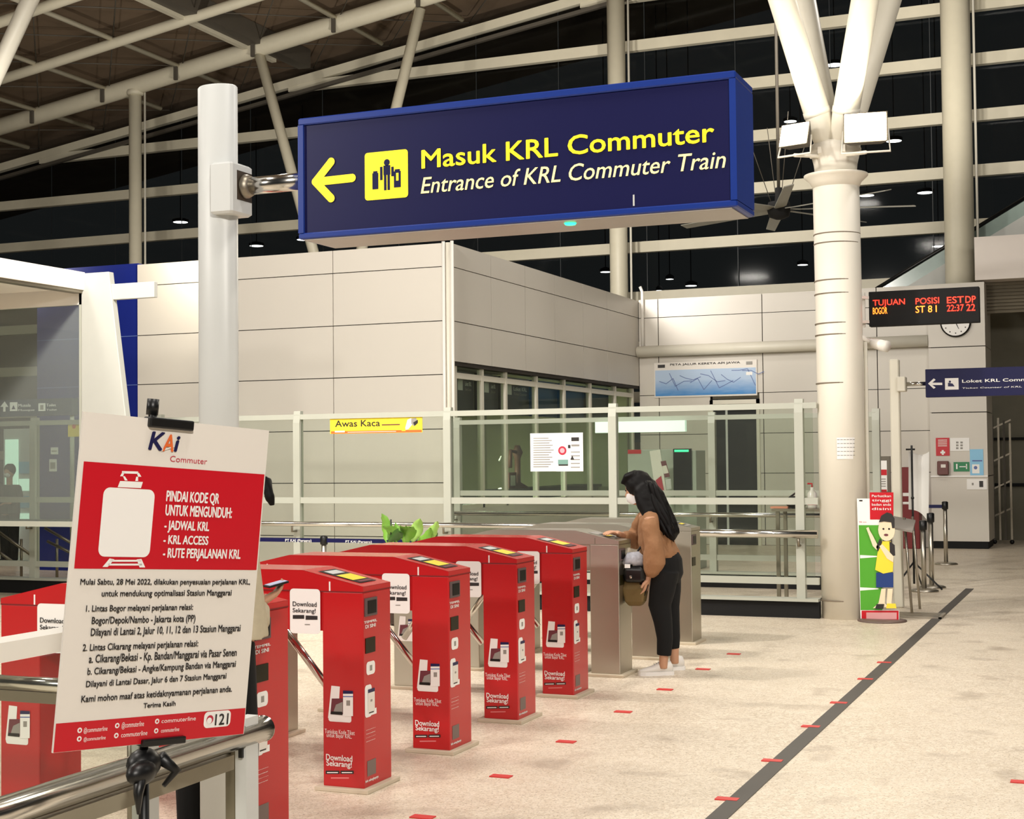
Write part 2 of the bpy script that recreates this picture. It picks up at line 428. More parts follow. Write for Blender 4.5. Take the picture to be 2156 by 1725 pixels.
# pillar block on the right, white fascia and shutter recess
YP = 26.8
xp0, xp1 = at(1956, 800, Y=YP).x, at(2076, 800, Y=YP).x
zp = at(1965, 598, Y=YP).z
b = MB()
zj = [.0]+[at(2000, y, Y=YP).z for y in (1003, 869, 731)]+[zp]
b.box((xp0+.03, YP+.03, 0), (xp1-.03, YP+1.2, zp-.02), JOINT)
zj[0] = .12
for j in range(len(zj)-1): b.box((xp0, YP, zj[j]+.008), (xp1, YP+1.2, zj[j+1]-.008), PANEL)
b.box((xp0+.02, YP+.02, 0), (xp1-.02, YP+1.15, .12), BLACKM)
b.box((xp0-.0, YP-.03, zj[1]-.015), (xp1, YP+.01, zj[1]+.012), WPRINT)
struct(fix(b.build('wall_right')))
b = MB()
zf0, zf1 = at(2100, 588, Y=YP).z, at(2100, 497, Y=YP).z
b.box((at(2052, 540, Y=YP).x, YP-.02, zf0), (6.0, YP+.6, zf1), M('fascia_white', (222, 213, 205), .4, noise=.02)); struct(b.build('trim_3'))
b = MB(); zs0 = at(2100, 660, Y=YP+.5).z; n = 9
SHUT = M('shutter_slats', (120, 112, 96), .5)
for k in range(n):
    z0 = zs0+(zf0-zs0)*k/n; z1 = zs0+(zf0-zs0)*(k+1)/n
    b.prism([(xp1-.02, YP+.42, z0), (xp1-.02, YP+.5, z0), (xp1-.02, YP+.5, z1), (xp1-.02, YP+.47, z1)], (6, 0, 0), SHUT)
struct(fix(b.build('door_2')))
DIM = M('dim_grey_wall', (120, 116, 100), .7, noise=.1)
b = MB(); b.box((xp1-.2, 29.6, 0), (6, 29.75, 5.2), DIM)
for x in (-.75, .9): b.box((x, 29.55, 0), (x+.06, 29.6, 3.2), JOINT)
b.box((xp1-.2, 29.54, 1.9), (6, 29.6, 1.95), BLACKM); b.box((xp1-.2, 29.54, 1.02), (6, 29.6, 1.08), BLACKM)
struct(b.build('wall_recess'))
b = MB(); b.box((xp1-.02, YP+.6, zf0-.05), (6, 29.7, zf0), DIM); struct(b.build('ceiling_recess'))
# ---------------------------------------------------------------- facade of glass with steel rails
def zroof(X): return 10.56+.147*(X+19.5)
b = MB(); b.face([(-34, YF+.12, 0), (6, YF+.12, 0), (6, YF+.12, zroof(6)), (-34, YF+.12, zroof(-34))], FGLASS)
fac = b.build('window_2'); struct(fac)
for z in (1.74, 2.82, 3.9, 4.98, 6.06, 7.14, 8.24, 9.36, 10.45, 11.54, 12.6, 13.7):
    xs0 = -34 if zroof(-34) > z+.3 else (z+.3-10.56)/.147-19.5
    b = MB(); b.box((xs0, YF-.12, z), (6, YF+.04, z+.23), STEEL); b.build('transom', fac)
b = MB(); b.bar((-34, YF-.05, zroof(-34)-.1), (6, YF-.05, zroof(6)-.1), .16, .2, STEEL); b.bar((-34, YF-.2, zroof(-34)-.42), (6, YF-.2, zroof(6)-.42), .1, .08, GIRDER); b.build('top_rail', fac)
b = MB()
for k in range(-17, 4):
    b.box((k*2.0+.6, YF+.08, 0), (k*2.0+.615, YF+.10, zroof(k*2.0)), M('glass_seam', (40, 44, 46), .5) if k == -17 else bpy.data.materials['glass_seam'])
b.build('glass_seam', fac)
# ---------------------------------------------------------------- roof
b = MB(); b.face([(-34, -5, zroof(-34)+.42), (-34, 36, zroof(-34)+.42), (9, 36, zroof(9)+.42), (9, -5, zroof(9)+.42)], DECK)
b.face([(-34, -5, zroof(-34)+.5), (9, -5, zroof(9)+.5), (9, 36, zroof(9)+.5), (-34, 36, zroof(-34)+.5)], DECK)
roof = b.build('ceiling'); struct(roof)
nt = DECK.node_tree; bs = nt.nodes['Principled BSDF']; wv = nt.nodes.new('ShaderNodeTexWave'); wv.inputs['Scale'].default_value = .35; wv.bands_direction = 'Y'
tcn = nt.nodes['Texture Coordinate']; nt.links.new(tcn.outputs['Object'], wv.inputs['Vector'])
bp = nt.nodes.new('ShaderNodeBump'); bp.inputs['Strength'].default_value = .25; bp.inputs['Distance'].default_value = .05
nt.links.new(wv.outputs['Fac'], bp.inputs['Height']); nt.links.new(bp.outputs['Normal'], bs.inputs['Normal'])
for Y, r in ((28.0, .2), (25.5, .11), (23.0, .11), (20.5, .2)):
    b = MB(); b.tube([(-34, Y, zroof(-34)), (-21.5, Y, zroof(-21.5)-.04), (-13.6, Y, zroof(-13.6)), (8, Y, zroof(8))], r, STEEL); b.build('roof_beam', roof)
xg = [-15.5-2.03*k for k in range(-9, 9)]
for i, x in enumerate(xg):
    b = MB()
    if abs(x+17.53) < .1 or abs(x+1.3) < .1:
        b.box((x-.16, 6, zroof(x)+.0), (x+.16, 30, zroof(x)+.42), GIRDER); b.bar((x-.22, 6, zroof(x)-.02), (x-.22, 29, zroof(x)-.02), .12, .12, STEEL); b.build('girder', roof)
    else:
        b.tube([(x, 6, zroof(x)+.06), (x, 30, zroof(x)+.06)], .055, STEEL, 8); b.build('purlin', roof)
b = MB()
for i in range(len(xg)-1):
    for y0, y1 in ((23, 25.5), (25.5, 28), (28, 30.4), (20.5, 23)):
        for (xa, xb) in ((xg[i], xg[i+1]), (xg[i+1], xg[i])):
            b.tube([(xa, y0, zroof(xa)+.1), (xb, y1, zroof(xb)+.1)], .014, GIRDER, 6)
b.build('tie_rods', roof)
for x in xg:
    b = MB(); b.box((x-.04, 27.72, zroof(x)-.28), (x+.04, 27.78, zroof(x)+.1), GIRDER); b.build('beam_bracket', roof)
# ---------------------------------------------------------------- columns
def round_column(px, Y, r, z0, label, extra=None):
    p = at(px, 400, Y=Y); t = thing('steel_column', (p.x, Y, z0), label, 'column', 'round columns against the glass facade')
    b = MB(); b.tube([(p.x, Y, z0), (p.x, Y, zroof(p.x)-.02)], r, STEEL, 24); b.build('shaft', t)
    b = MB(); b.lathe((p.x, Y, zroof(p.x)-.25), [(r+.03, 0), (r+.05, .03), (r+.05, .1), (r+.02, .12)], STEEL); b.build('collar', t)
    b = MB(); b.tube([(p.x+r+.05, Y+.1, z0), (p.x+r+.05, Y+.1, zroof(p.x)-.1)], .025, OFFW, 8); b.build('drain_pipe', t)
    return t
round_column(285, 28.0, .145, 0, 'slim round steel column rising behind the white panelled wall, under the sloping roof beam')
round_column(1301, 29.6, .19, 0, 'round white column behind the office box, rising above the big blue sign')
round_column(2018, 28.6, .27, 0, 'thick round column standing behind the red LED board at the right edge')
def strut_pair():
    ap = at(713, 724, Y=28.0)
    t = thing('tree_column', (ap.x, 28.0, 0), 'forked steel column whose two slanting struts show above and below the blue sign', 'column', 'forked roof columns')
    b = MB(); b.tube([(ap.x, 28.0, 0), (ap.x, 28.0, ap.z)], .22, STEEL, 20); b.build('shaft', t)
    for px, py in ((545, 110), (885, 18)):
        q = at(px, py, Y=28.0); b = MB(); b.tube([ap, q], .115, STEEL, 16); b.build('strut', t)
strut_pair()
q0, q1 = at(66, -6, Y=18.5), at(-4, 146, Y=18.5); d = (q1-q0).normalized()
ap = q0+d*((4.5-q0.z)/d.z)
t = thing('tree_column', (ap.x, 18.5, 0), 'forked roof column at the upper left corner, only its pale slanting strut in view', 'column', 'forked roof columns')
b = MB(); b.tube([(ap.x, 18.5, 0), (ap.x, 18.5, 4.5)], .24, OFFW, 20); b.build('shaft', t)
top = q0-d*((zroof(q0.x)-q0.z)/-d.z) if d.z < 0 else q0
top = q0+d*((zroof(q0.x)-q0.z)/d.z)
b = MB(); b.tube([ap, top], .135, OFFW, 18); b.build('strut', t)
# ---------------------------------------------------------------- column with four struts and floodlights
cb = at(1772, 1303, Z=0); CXP, CYP = cb.x, 15.28
def colz(py): return at(1762, py, Y=CYP).z
t = thing('tree_column', (CXP, CYP, 0), 'big round white column with four spreading struts and floodlights, beside the height board', 'column', 'forked roof columns')
zc = colz(372)
pc = at(1762, 372, Y=CYP)
b = MB()
b.tube([(CXP+.02, CYP, 0), (CXP, CYP, zc)], [.235, .235], CONC, 40); b.build('shaft', t)
b = MB()
for py in (495, 515, 593, 621, 683, 707, 808, 1262):
    z = colz(py); xx = CXP; b.lathe((xx, CYP, z-.006), [(.236, 0), (.238, .003), (.238, .010), (.236, .013)], M('seam', (120, 108, 92), .7) if py == 495 else bpy.data.materials['seam'], 40, caps=False)
b.build('shaft_seam', t)
b = MB(); b.lathe((CXP, CYP, zc), [(.235, -.12), (.26, -.06), (.31, -.015), (.325, .0), (.325, .015), (.24, .03)], CONC, 40); b.build('flange', t)
b = MB(); z1 = colz(305); b.lathe((CXP, CYP, zc+.02), [(.21, 0), (.22, .1), (.25, z1-zc-.1), (.255, z1-zc-.03), (.22, z1-zc)], CONC, 32)
for k in range(6):
    a = k*PI/3; b.box((CXP+.24*math.cos(a)-.02, CYP+.24*math.sin(a)-.02, z1-.12), (CXP+.24*math.cos(a)+.02, CYP+.24*math.sin(a)+.02, z1-.05), CONC)
b.build('capital', t)
for i, (px, dy) in enumerate(((1645, -.55), (1690, .55), (1822, -.6), (1872, .5))):
    base = Vector((CXP+(-.05 if i < 2 else .05), CYP+dy*.12, colz(262)-.3)); q = at(px, -5, Y=CYP+dy)
    d = (q-base).normalized(); top = base+d*((zroof(base.x)-base.z)/d.z)
    b = MB(); b.tube([base, base+d*.42, top], [.115, .135, .135], OFFW, 24); b.build('strut', t)
    b = MB(); b.tube([base+d*.40, base+d*.46], [.14, .14], CONC, 24); b.build('strut_collar', t)
    b = MB(); b.tube([base-d*.1, base+d*.4], [.10, .105], M('strut_foot', (170, 156, 132), .6) if i == 0 else bpy.data.materials['strut_foot'], 16); b.build('strut_foot', t)
LAMPF = M('floodlight_glow', (255, 246, 225), .4, emit=(255, 240, 205), es=60, noise=0)
for px, py, nm, sc in ((1672, 283, 'left', 1.0), (1822, 268, 'right', 1.35)):
    p = at(px, py, Y=CYP-.42)
    lt = thing('floodlight', (p.x, p.y, p.z-.1), 'smaller lit floodlight on the column top, nearer the blue sign' if nm == 'left' else 'larger lit floodlight on the column top, away from the blue sign', 'floodlight', 'floodlights on the big column')
    aim = Vector(((-.25 if nm == 'left' else .12), -.9, .30)).normalized()
    up = Vector((0, 0, 1)); U = up.cross(aim).normalized(); V = aim.cross(U)
    F = Frame(p, U, V)
    hw, hh = .16*sc, .125*sc
    b = MB(); b.loft([[F.P(-hw*.7, -hh*.7, -.14), F.P(hw*.7, -hh*.7, -.14), F.P(hw*.7, hh*.7, -.14), F.P(-hw*.7, hh*.7, -.14)], [F.P(-hw, -hh, 0), F.P(hw, -hh, 0), F.P(hw, hh, 0), F.P(-hw, hh, 0)]], GIRDER); b.build('housing', lt)
    b = MB(); b.rect(F, -hw*.93, -hh*.93, hw*.93, hh*.93, LAMPF, .004); b.build('lens', lt)
    b = MB(); b.tube([F.P(-hw, 0, -.06), F.P(-hw-.02, -hh-.08, -.06), F.P(hw+.02, -hh-.08, -.06), F.P(hw, 0, -.06)], .012, CONC, 8)
    b.tube([F.P(0, -hh-.08, -.06), Vector((CXP, CYP, p.z-.18))], .02, CONC, 8); b.build('bracket', lt)
    lo = lamp('floodlight_beam', 'AREA', p+aim*.02, 32*sc, (1, .93, .78), .22, p+aim*3); 
lamp('floodlight_up', 'SPOT', (CXP-.0, CYP-1.0, colz(285)), 28, (1, .93, .80), .15, (CXP, CYP+.1, colz(285)+2.4), spot=120)
# ---------------------------------------------------------------- ceiling lamp reflections in the facade glass, built as glowing discs beyond it
REFL = M('downlight_glow', (255, 250, 240), .4, emit=(255, 248, 236), es=14, noise=0)
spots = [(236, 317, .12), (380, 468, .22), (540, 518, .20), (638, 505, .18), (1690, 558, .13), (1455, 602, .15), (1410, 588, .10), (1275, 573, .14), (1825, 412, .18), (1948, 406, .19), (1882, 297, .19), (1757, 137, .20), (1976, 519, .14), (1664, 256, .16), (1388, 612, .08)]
names = ['white lamp beyond the glass, small dim one left of the slim column', 'white oval lamp beyond the glass, between slim column and white sign post', 'white lamp beyond the glass, just right of the white sign post',
         'white lamp beyond the glass, tucked beneath the lower left sign corner', 'white lamp beyond the glass, alone below the ceiling fan', 'white lamp beyond the glass, lower of the pair above the back wall', 'white lamp beyond the glass, upper of the pair above the back wall',
         'white lamp beyond the glass, left of the column behind the office', 'white lamp beyond the glass, level with the fan, close to the big column', 'white lamp beyond the glass, level with the fan, close to the thick column', 'white lamp beyond the glass, below and right of the larger floodlight',
         'white lamp beyond the glass, highest one, between the column struts', 'white lamp beyond the glass, lowest at the right, beside the escalator', 'white lamp beyond the glass, just above the smaller floodlight', 'white lamp beyond the glass, faint speck above the back wall']
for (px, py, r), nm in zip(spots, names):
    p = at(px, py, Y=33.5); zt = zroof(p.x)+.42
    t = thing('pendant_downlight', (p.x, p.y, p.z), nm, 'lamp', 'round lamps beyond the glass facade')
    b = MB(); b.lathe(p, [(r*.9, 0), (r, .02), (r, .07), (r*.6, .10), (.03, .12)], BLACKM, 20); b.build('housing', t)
    b = MB(); b.lathe((p.x, p.y, p.z-.004), [(r*.3, 0), (r*.88, .002), (r*.88, .006)], REFL, 20); b.build('diffuser', t)
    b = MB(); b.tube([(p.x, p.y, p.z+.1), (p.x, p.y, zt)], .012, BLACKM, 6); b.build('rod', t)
# ---------------------------------------------------------------- ceiling fan
fc = at(1640, 440, Y=22.0)
t = thing('ceiling_fan', (fc.x, fc.y, fc.z), 'large dark industrial ceiling fan with long grey blades hanging behind the big column', 'fan')
b = MB(); b.lathe(fc, [(.05, .32), (.06, .12), (.16, .10), (.18, .0), (.15, -.12), (.05, -.16)], BLACKM); b.build('hub', t)
b = MB(); b.tube([(fc.x, fc.y, fc.z+.3), (fc.x, fc.y, zroof(fc.x)+.4)], .025, GIRDER, 8); b.build('drop_rod', t)
b = MB()
for k in range(4):
    a = k*PI/2+.5; b.tube([(fc.x+.12*math.cos(a), fc.y+.12*math.sin(a), fc.z+.1), (fc.x+.55*math.cos(a), fc.y+.55*math.sin(a), fc.z+1.35)], .006, GIRDER, 6)
b.build('guy_wires', t)
BLADE = M('fan_blade', (150, 148, 138), .5)
for k in range(8):
    a = k*PI/4+.28; ca, sa = math.cos(a), math.sin(a); b = MB()
    def bp_(r, wd, dz): return Vector((fc.x+r*ca-wd*sa, fc.y+r*sa+wd*ca, fc.z+dz))
    b.loft([[bp_(.14, -.05, -.02), bp_(.14, .05, .0), bp_(.14, .05, .015), bp_(.14, -.05, -.005)], [bp_(.3, -.09, -.035), bp_(.3, .09, .0), bp_(.3, .09, .012), bp_(.3, -.09, -.02)], [bp_(2.0, -.07, -.035), bp_(2.0, .07, .0), bp_(2.0, .07, .012), bp_(2.0, -.07, -.02)]], BLADE)
    b.build('blade', t)
# ---------------------------------------------------------------- glass barriers
def barrier(name, label, group, Y, posts, z_top, z_mid, z_hand, z_kick, hand_y, px_end=None, pw=.088, hand_end=None):
    t = thing(name, (posts[0], Y, 0), label, 'barrier', group)
    for x in posts:
        b = MB(); b.loft([[(x-pw/2, Y-.045, 0), (x+pw/2, Y-.045, 0), (x+pw/2, Y+.045, 0), (x-pw/2, Y+.045, 0)], [(x-pw/2, Y-.045, z_top-.12), (x+pw/2, Y-.045, z_top-.12), (x+pw/2, Y+.045, z_top-.12), (x-pw/2, Y+.045, z_top-.12)], [(x-pw/2, Y-.02, z_top+.02), (x+pw/2, Y-.02, z_top+.02), (x+pw/2, Y+.045, z_top+.02), (x-pw/2, Y+.045, z_top+.02)]], RAILP)
        b.build('post', t)
    xe = px_end if px_end else posts[-1]
    for z, h, nm in ((z_top-.05, .06, 'top_rail'), (z_mid, .07, 'mid_rail')):
        b = MB(); b.box((posts[0], Y-.03, z-h/2), (xe, Y+.03, z+h/2), RAILP); b.build(nm, t)
    b = MB(); he = hand_end if hand_end else xe; b.tube([(posts[0], hand_y, z_hand), (he, hand_y, z_hand)], .03, CHROME, 16)
    for x in [q_ for q_ in posts if q_ <= he]: b.tube([(x, Y-.05, z_hand-.09), (x, hand_y, z_hand-.09), (x, hand_y, z_hand)], .012, DINOX, 8)
    b.build('handrail', t)
    b = MB(); b.box((posts[0], Y-.05, 0), (xe, Y+.05, z_kick), BLACKM); b.box((posts[0], Y-.09, z_kick), (xe, Y+.09, z_kick+.03), RAILP); b.build('plinth', t)
    b = MB(); b.box((posts[0], Y-.03, z_kick+.17), (xe, Y+.03, z_kick+.24), RAILP); b.build('bottom_rail', t)
    xs = sorted(posts+([px_end] if px_end else []))
    for i in range(len(xs)-1):
        b = MB(); b.box((xs[i]+pw/2, Y-.006, z_kick+.24), (xs[i+1]-pw/2, Y+.006, z_mid-.035), PGLASS); b.box((xs[i]+pw/2, Y-.006, z_mid+.035), (xs[i+1]-pw/2, Y+.006, z_top-.08), PGLASS); b.build('glass_pane', t)
    return t
YG = 15.15
XEND = at(1722, 1000, Y=YG).x
barrier('glass_barrier', 'long grey framed glass barrier with tall posts standing behind the ticket gates', None, YG, [-14.8, -12.85, -10.93, -8.97, -7.02, -5.06, -3.05], 2.22, 1.19, .92, .17, 15.0, XEND, hand_end=-4.9)
x1500 = at(1502, 1100, Y=18.35).x
barrier('glass_barrier', 'second grey framed glass barrier farther back, running from the office corner to the right', None, 18.35, [XC+.12, x1500, x1500+2.05], 2.2, 1.19, .92, .17, 18.2)
# short handrail between last gate and column
YH_ = 15.02; hz = at(1600, 1124, Y=YH_).z; hx0, hx1 = -4.7, CXP-.2
t = thing('handrail', (hx0, YH_, 0), 'short thick polished handrail running from behind the last steel gate to the big column', 'handrail')
b = MB(); b.tube([(hx0, YH_, hz), (hx1, YH_, hz)], .042, CHROME, 20); b.build('rail', t)
for x in (hx0+.1, -3.05):
    b = MB(); b.tube([(x, YG-.055, hz-.12), (x, YH_, hz-.12), (x, YH_, hz-.03)], .014, DINOX, 10); b.build('bracket', t)
# ---------------------------------------------------------------- sign post with box and pipe, big blue sign
YS = 4.7
Fs = planeY(YS)
pl, pr_ = at(421, 700, Y=YS), at(499, 700, Y=YS)
pxc, prad = (pl.x+pr_.x)/2, (pr_.x-pl.x)/2
ptop = at(460, 178, Y=YS).z
t = thing('sign_post', (pxc, YS+.08, 0), 'tall white rounded post carrying the big blue sign, beside the poster stand', 'post')
yc = YS+.05; pxc = at(460, 700, Y=yc).x
b = MB(); b.lathe((pxc, yc, 0), [(1, 0), (1, ptop), (.93, ptop+.006)], GREYP, 36)
for i_ in range(len(b.v)):
    d_ = b.v[i_]-Vector((pxc, yc, 0)); b.v[i_] = Vector((pxc+d_.x*prad, yc+d_.y*.055, d_.z))
o = b.build('shaft', t)
bx0, bx1, bz0, bz1 = at(440, 400, Y=YS-.035).x, at(488, 400, Y=YS-.035).x, at(460, 449, Y=YS-.035).z, at(460, 341, Y=YS-.035).z
b = MB(); b.cbox((bx0, YS-.035, bz0), (bx1, YS+.11, bz1), GREYP, .008); b.build('junction_box', t)
zpipe = at(560, 389, Y=yc).z
b = MB(); b.tube([(bx1-.01, yc, zpipe), (at(640, 388, Y=yc).x, yc, zpipe)], .033, CHROME, 20); b.build('support_pipe', t)
b = MB(); b.box((bx1-.002, yc-.05, zpipe-.055), (bx1+.0015, yc+.05, zpipe+.055), M('box_opening', (60, 48, 36), .7)); b.build('pipe_opening', t)
b = MB(); b.tube([(bx1, yc, zpipe), (bx1+.012, yc, zpipe), (bx1+.035, yc, zpipe)], [.046, .046, .036], DINOX, 20); b.build('pipe_flange', t)
# big sign
s0, s1 = Fs.uv(627, 252), Fs.uv(1551, 151); sb0, sb1 = Fs.uv(630, 499), Fs.uv(1551, 441)
u0, u1 = (s0[0]+sb0[0])/2, (s1[0]+sb1[0])/2; v1 = (s0[1]+s1[1])/2; v0 = (sb0[1]+sb1[1])/2
dep = .24
t = thing('hanging_sign', ((u0+u1)/2, YS+dep/2, v0), 'big dark blue sign reading Masuk KRL Commuter with yellow letters and arrow', 'sign')
b = MB(); fw = .022
b.box((u0+fw, YS+.006, v0+fw), (u1-fw, YS+dep-.006, v1-fw), NAVY); b.build('face_panel', t)
b = MB()
b.cbox((u0, YS-.004, v1-fw), (u1, YS+dep, v1+.004), BLUEF, .004); b.cbox((u0, YS-.004, v0), (u1, YS+dep, v0+fw), BLUEF, .004)
b.box((u0, YS-.004, v0+fw), (u0+fw, YS+dep, v1-fw), BLUEF); b.box((u1-fw, YS-.004, v0+fw), (u1, YS+dep, v1-fw), BLUEF)
b.build('frame', t)
b = MB(); b.box((u0+.02, YS+.004, v0-.004), (u1-.02, YS+dep-.004, v0+.001), M('sign_underside', (168, 162, 158), .3)); b.build('bottom_plate', t)
lg = Fs.uv(1188, 472)
b = MB(); b.lathe((lg[0], YS+.06, v0-.012), [(.0, 0), (.018, .002), (.022, .008)], M('green_led', (60, 220, 150), .4, emit=(40, 230, 150), es=2.5, noise=0), 16); b.build('indicator_lamp', t)
b = MB(); h = -.005+.0015
Fp = planeY(YS+.006)
# arrow with round ends
def stroke(F, pts, wd, m, h):
    for i in range(len(pts)-1):
        (xa, ya), (xb, yb) = pts[i], pts[i+1]; L = math.hypot(xb-xa, yb-ya); nx, ny = -(yb-ya)/L*wd/2, (xb-xa)/L*wd/2
        b.poly(F, [(xa-nx, ya-ny), (xb-nx, yb-ny), (xb+nx, yb+ny), (xa+nx, ya+ny)], m, h+.0002*i)
    for i, (x, y) in enumerate(pts): b.disc(F, x, y, wd/2, m, h+.001+.0001*i)
stroke(Fp, [Fp.uv(742, 375), Fp.uv(668, 383)], .030, YEL, .002)
stroke(Fp, [Fp.uv(698, 341), Fp.uv(665, 383), Fp.uv(698, 418)], .030, YEL, .003)
a0, a1 = Fp.uv(769, 423), Fp.uv(859, 314)
b.rrect(Fp, a0[0], a0[1], a1[0], a1[1], .012, YEL, .002)
W_, H_ = a1[0]-a0[0], a1[1]-a0[1]
def ic(x, y): return a0[0]+W_*x, a0[1]+H_*y
def icr(x0, y0, x1, y1, m=NAVY, h=.0035): p, q = ic(x0, y0), ic(x1, y1); b.rect(Fp, p[0], p[1], q[0], q[1], m, h)
icr(.18, .22, .32, .56); icr(.20, .56, .30, .60); icr(.68, .22, .84, .56); icr(.70, .56, .82, .60); icr(.44, .50, .60, .70); icr(.45, .18, .51, .5); icr(.53, .18, .59, .5)
icr(.36, .40, .42, .68); icr(.62, .46, .68, .66); icr(.735, .36, .79, .52, YEL, .0045)
cx_, cy_ = ic(.52, .76); b.disc(Fp, cx_, cy_, .012, NAVY, .0035)
b.build('pictogram', t)
b = MB(); b.ptext(Fp, 'Masuk KRL Commuter', 889, 355, 1503, 257, YEL, .003, .024); b.build('lettering', t)
b = MB(); b.ptext(Fp, 'Entrance of KRL Commuter Train', 887, 408, 1528, 317, PYEL, .003, .006, .22); b.build('lettering', t)
b = MB(); p0, p1 = Fp.uv(1333, 434), Fp.uv(1337, 410); b.rect(Fp, p0[0], p0[1], p0[0]+.006, p1[1], GREYP, .002); b.build('scratch', t)

# ---------------------------------------------------------------- poster on its black stand
TL, TR, BR, BL = Vector((-2.344, 2.926, 1.793)), Vector((-2.166, 3.487, 1.751)), Vector((-2.217, 3.465, .925)), Vector((-2.395, 2.904, .967))
TL, TR, BR, BL = [CP+(q_-CP)*.97 for q_ in (TL, TR, BR, BL)]
U = ((TR-TL)+(BR-BL)).normalized(); V = ((TL-BL)+(TR-BR)); V = (V-U*V.dot(U)).normalized()
O = (TL+TR+BR+BL)/4; hw, hh = .2952*.97, .414*.97
F = Frame(O, U, V)
t = thing('poster_board', (O.x, O.y, O.z-hh), 'white and red information poster headed KAI Commuter, clamped on a black stand', 'poster')
b = MB()
b.loft([[F.P(-hw, -hh, -.006), F.P(hw, -hh, -.006), F.P(hw, hh, -.006), F.P(-hw, hh, -.006)], [F.P(-hw, -hh, 0), F.P(hw, -hh, 0), F.P(hw, hh, 0), F.P(-hw, hh, 0)]], BOARD); b.build('board', t)
b = MB()
va, vb = F.uv(360, 985)[1], F.uv(345, 1199)[1]; vc = F.uv(325, 1507)[1]
b.rect(F, -hw+.012, vb, hw-.004, va, RPRINT, .0008); b.build('red_field', t); b = MB(); b.rect(F, -hw+.001, -hh+.001, hw-.002, vc, RPRINT, .0008); b.build('red_footer', t); b = MB()
# train drawing (scan code left out)
b.rrect(F, *F.uv(205, 1172), *F.uv(326, 1032), .018, WPRINT, .0016)
b.ppoly(F, [(247, 1026), (296, 1028), (300, 1015), (252, 1013)], WPRINT, .0016)
for q in ([(252, 1003), (258, 1003), (262, 994), (257, 994)], [(290, 1004), (297, 1004), (292, 996), (287, 996)], [(256, 997), (290, 998), (290, 993), (256, 992)], [(262, 1012), (268, 1012), (262, 1003), (258, 1003)], [(284, 1013), (290, 1013), (290, 1004), (286, 1004)]): b.ppoly(F, q, WPRINT, .0016)
for q in ([(215, 1194), (226, 1194), (240, 1178), (230, 1176)], [(293, 1195), (305, 1195), (297, 1177), (287, 1178)], [(230, 1183), (296, 1183), (296, 1179), (232, 1179)], [(226, 1191), (298, 1191), (298, 1187), (228, 1187)]): b.ppoly(F, q, WPRINT, .0016)
b.build('train_drawing', t); b = MB()
b.rrect(F, *F.uv(427, 1534), *F.uv(486, 1495), .012, WPRINT, .0016)
cc = F.uv(441, 1515); b.disc(F, cc[0], cc[1], .011, CRIM, .0022); b.disc(F, cc[0]-.002, cc[1]-.003, .008, WPRINT, .0028)
for (px, py) in ((167, 1538), (166, 1556), (246, 1528), (244, 1549), (330, 1519), (328, 1539)):
    cc = F.uv(px, py); b.disc(F, cc[0], cc[1], .0065, WPRINT, .0016); b.disc(F, cc[0], cc[1], .003, RPRINT, .0022)
b.build('contact_icons', t)
b = MB()
b.ptext(F, 'K', 312, 946, 346, 912, NAVYINK, .0016, .045, .18); b.ptext(F, 'A', 341, 949, 366, 917, ORANGE, .0020, .045, .18); b.ptext(F, 'i', 366, 950, 378, 918, NAVYINK, .0016, .05, .18)
b.ppoly(F, [(338, 951), (366, 942), (367, 939), (339, 946)], BOARD, .0026)
b.ptext(F, 'Commuter', 357, 972, 436, 966, CRIM, .0016); b.build('logo', t)
for s_, q in (('PINDAI KODE QR', (349, 1055, 461, 1040)), ('UNTUK MENGUNDUH:', (347, 1085, 488, 1070)), ('- JADWAL KRL', (345, 1115, 440, 1100)), ('- KRL ACCESS', (343, 1145, 438, 1130)), ('- RUTE PERJALANAN KRL', (342, 1174, 506, 1158))):
    b = MB(); b.ptext(F, s_, q[0], q[1], q[2], q[3], WPRINT, .0016, .045); b.build('heading_line', t)
for s_, q in (('@commuterline', (175, 1543, 226, 1529)), ('@commuterline', (175, 1561, 222, 1549)), ('@commuterline', (255, 1533, 303, 1518)), ('commuterline', (254, 1553, 310, 1538)), ('commuterline', (339, 1523, 412, 1508)), ('commuterline', (338, 1543, 377, 1531))):
    b = MB(); b.ptext(F, s_, q[0], q[1], q[2], q[3], WPRINT, .0016); b.build('contact_line', t)
b = MB()
for s_, q in (('Mulai Sabtu, 28 Mei 2022, dilakukan penyesuaian perjalanan KRL,', (168, 1231, 526, 1220)), ('untuk mendukung optimalisasi Stasiun Manggarai', (213, 1256, 487, 1242)),
              ('1. Lintas Bogor melayani perjalanan relasi:', (180, 1288, 406, 1272)), ('Bogor/Depok/Nambo - Jakarta kota (PP)', (192, 1314, 411, 1295)), ('Dilayani di Lantai 2, Jalur 10, 11, 12 dan 13 Stasiun Manggarai', (190, 1339, 506, 1315)),
              ('2. Lintas Cikarang melayani perjalanan relasi:', (173, 1371, 417, 1348)), ('a. Cikarang/Bekasi - Kp. Bandan/Manggarai via Pasar Senen', (186, 1396, 498, 1366)), ('b. Cikarang/Bekasi - Angke/Kampung Bandan via Manggarai', (183, 1421, 496, 1391)),
              ('Dilayani di Lantai Dasar, Jalur 6 dan 7 Stasiun Manggarai', (180, 1447, 476, 1417)), ('Kami mohon maaf atas ketidaknyamanan perjalanan anda.', (170, 1479, 488, 1444)), ('Terima Kasih', (301, 1491, 369, 1476)), ('121', (451, 1527, 480, 1502))):
    b = MB(); b.ptext(F, s_, q[0], q[1], q[2], q[3], INK, .0024 if s_ == '121' else .0016, .02); b.build('text_line', t)
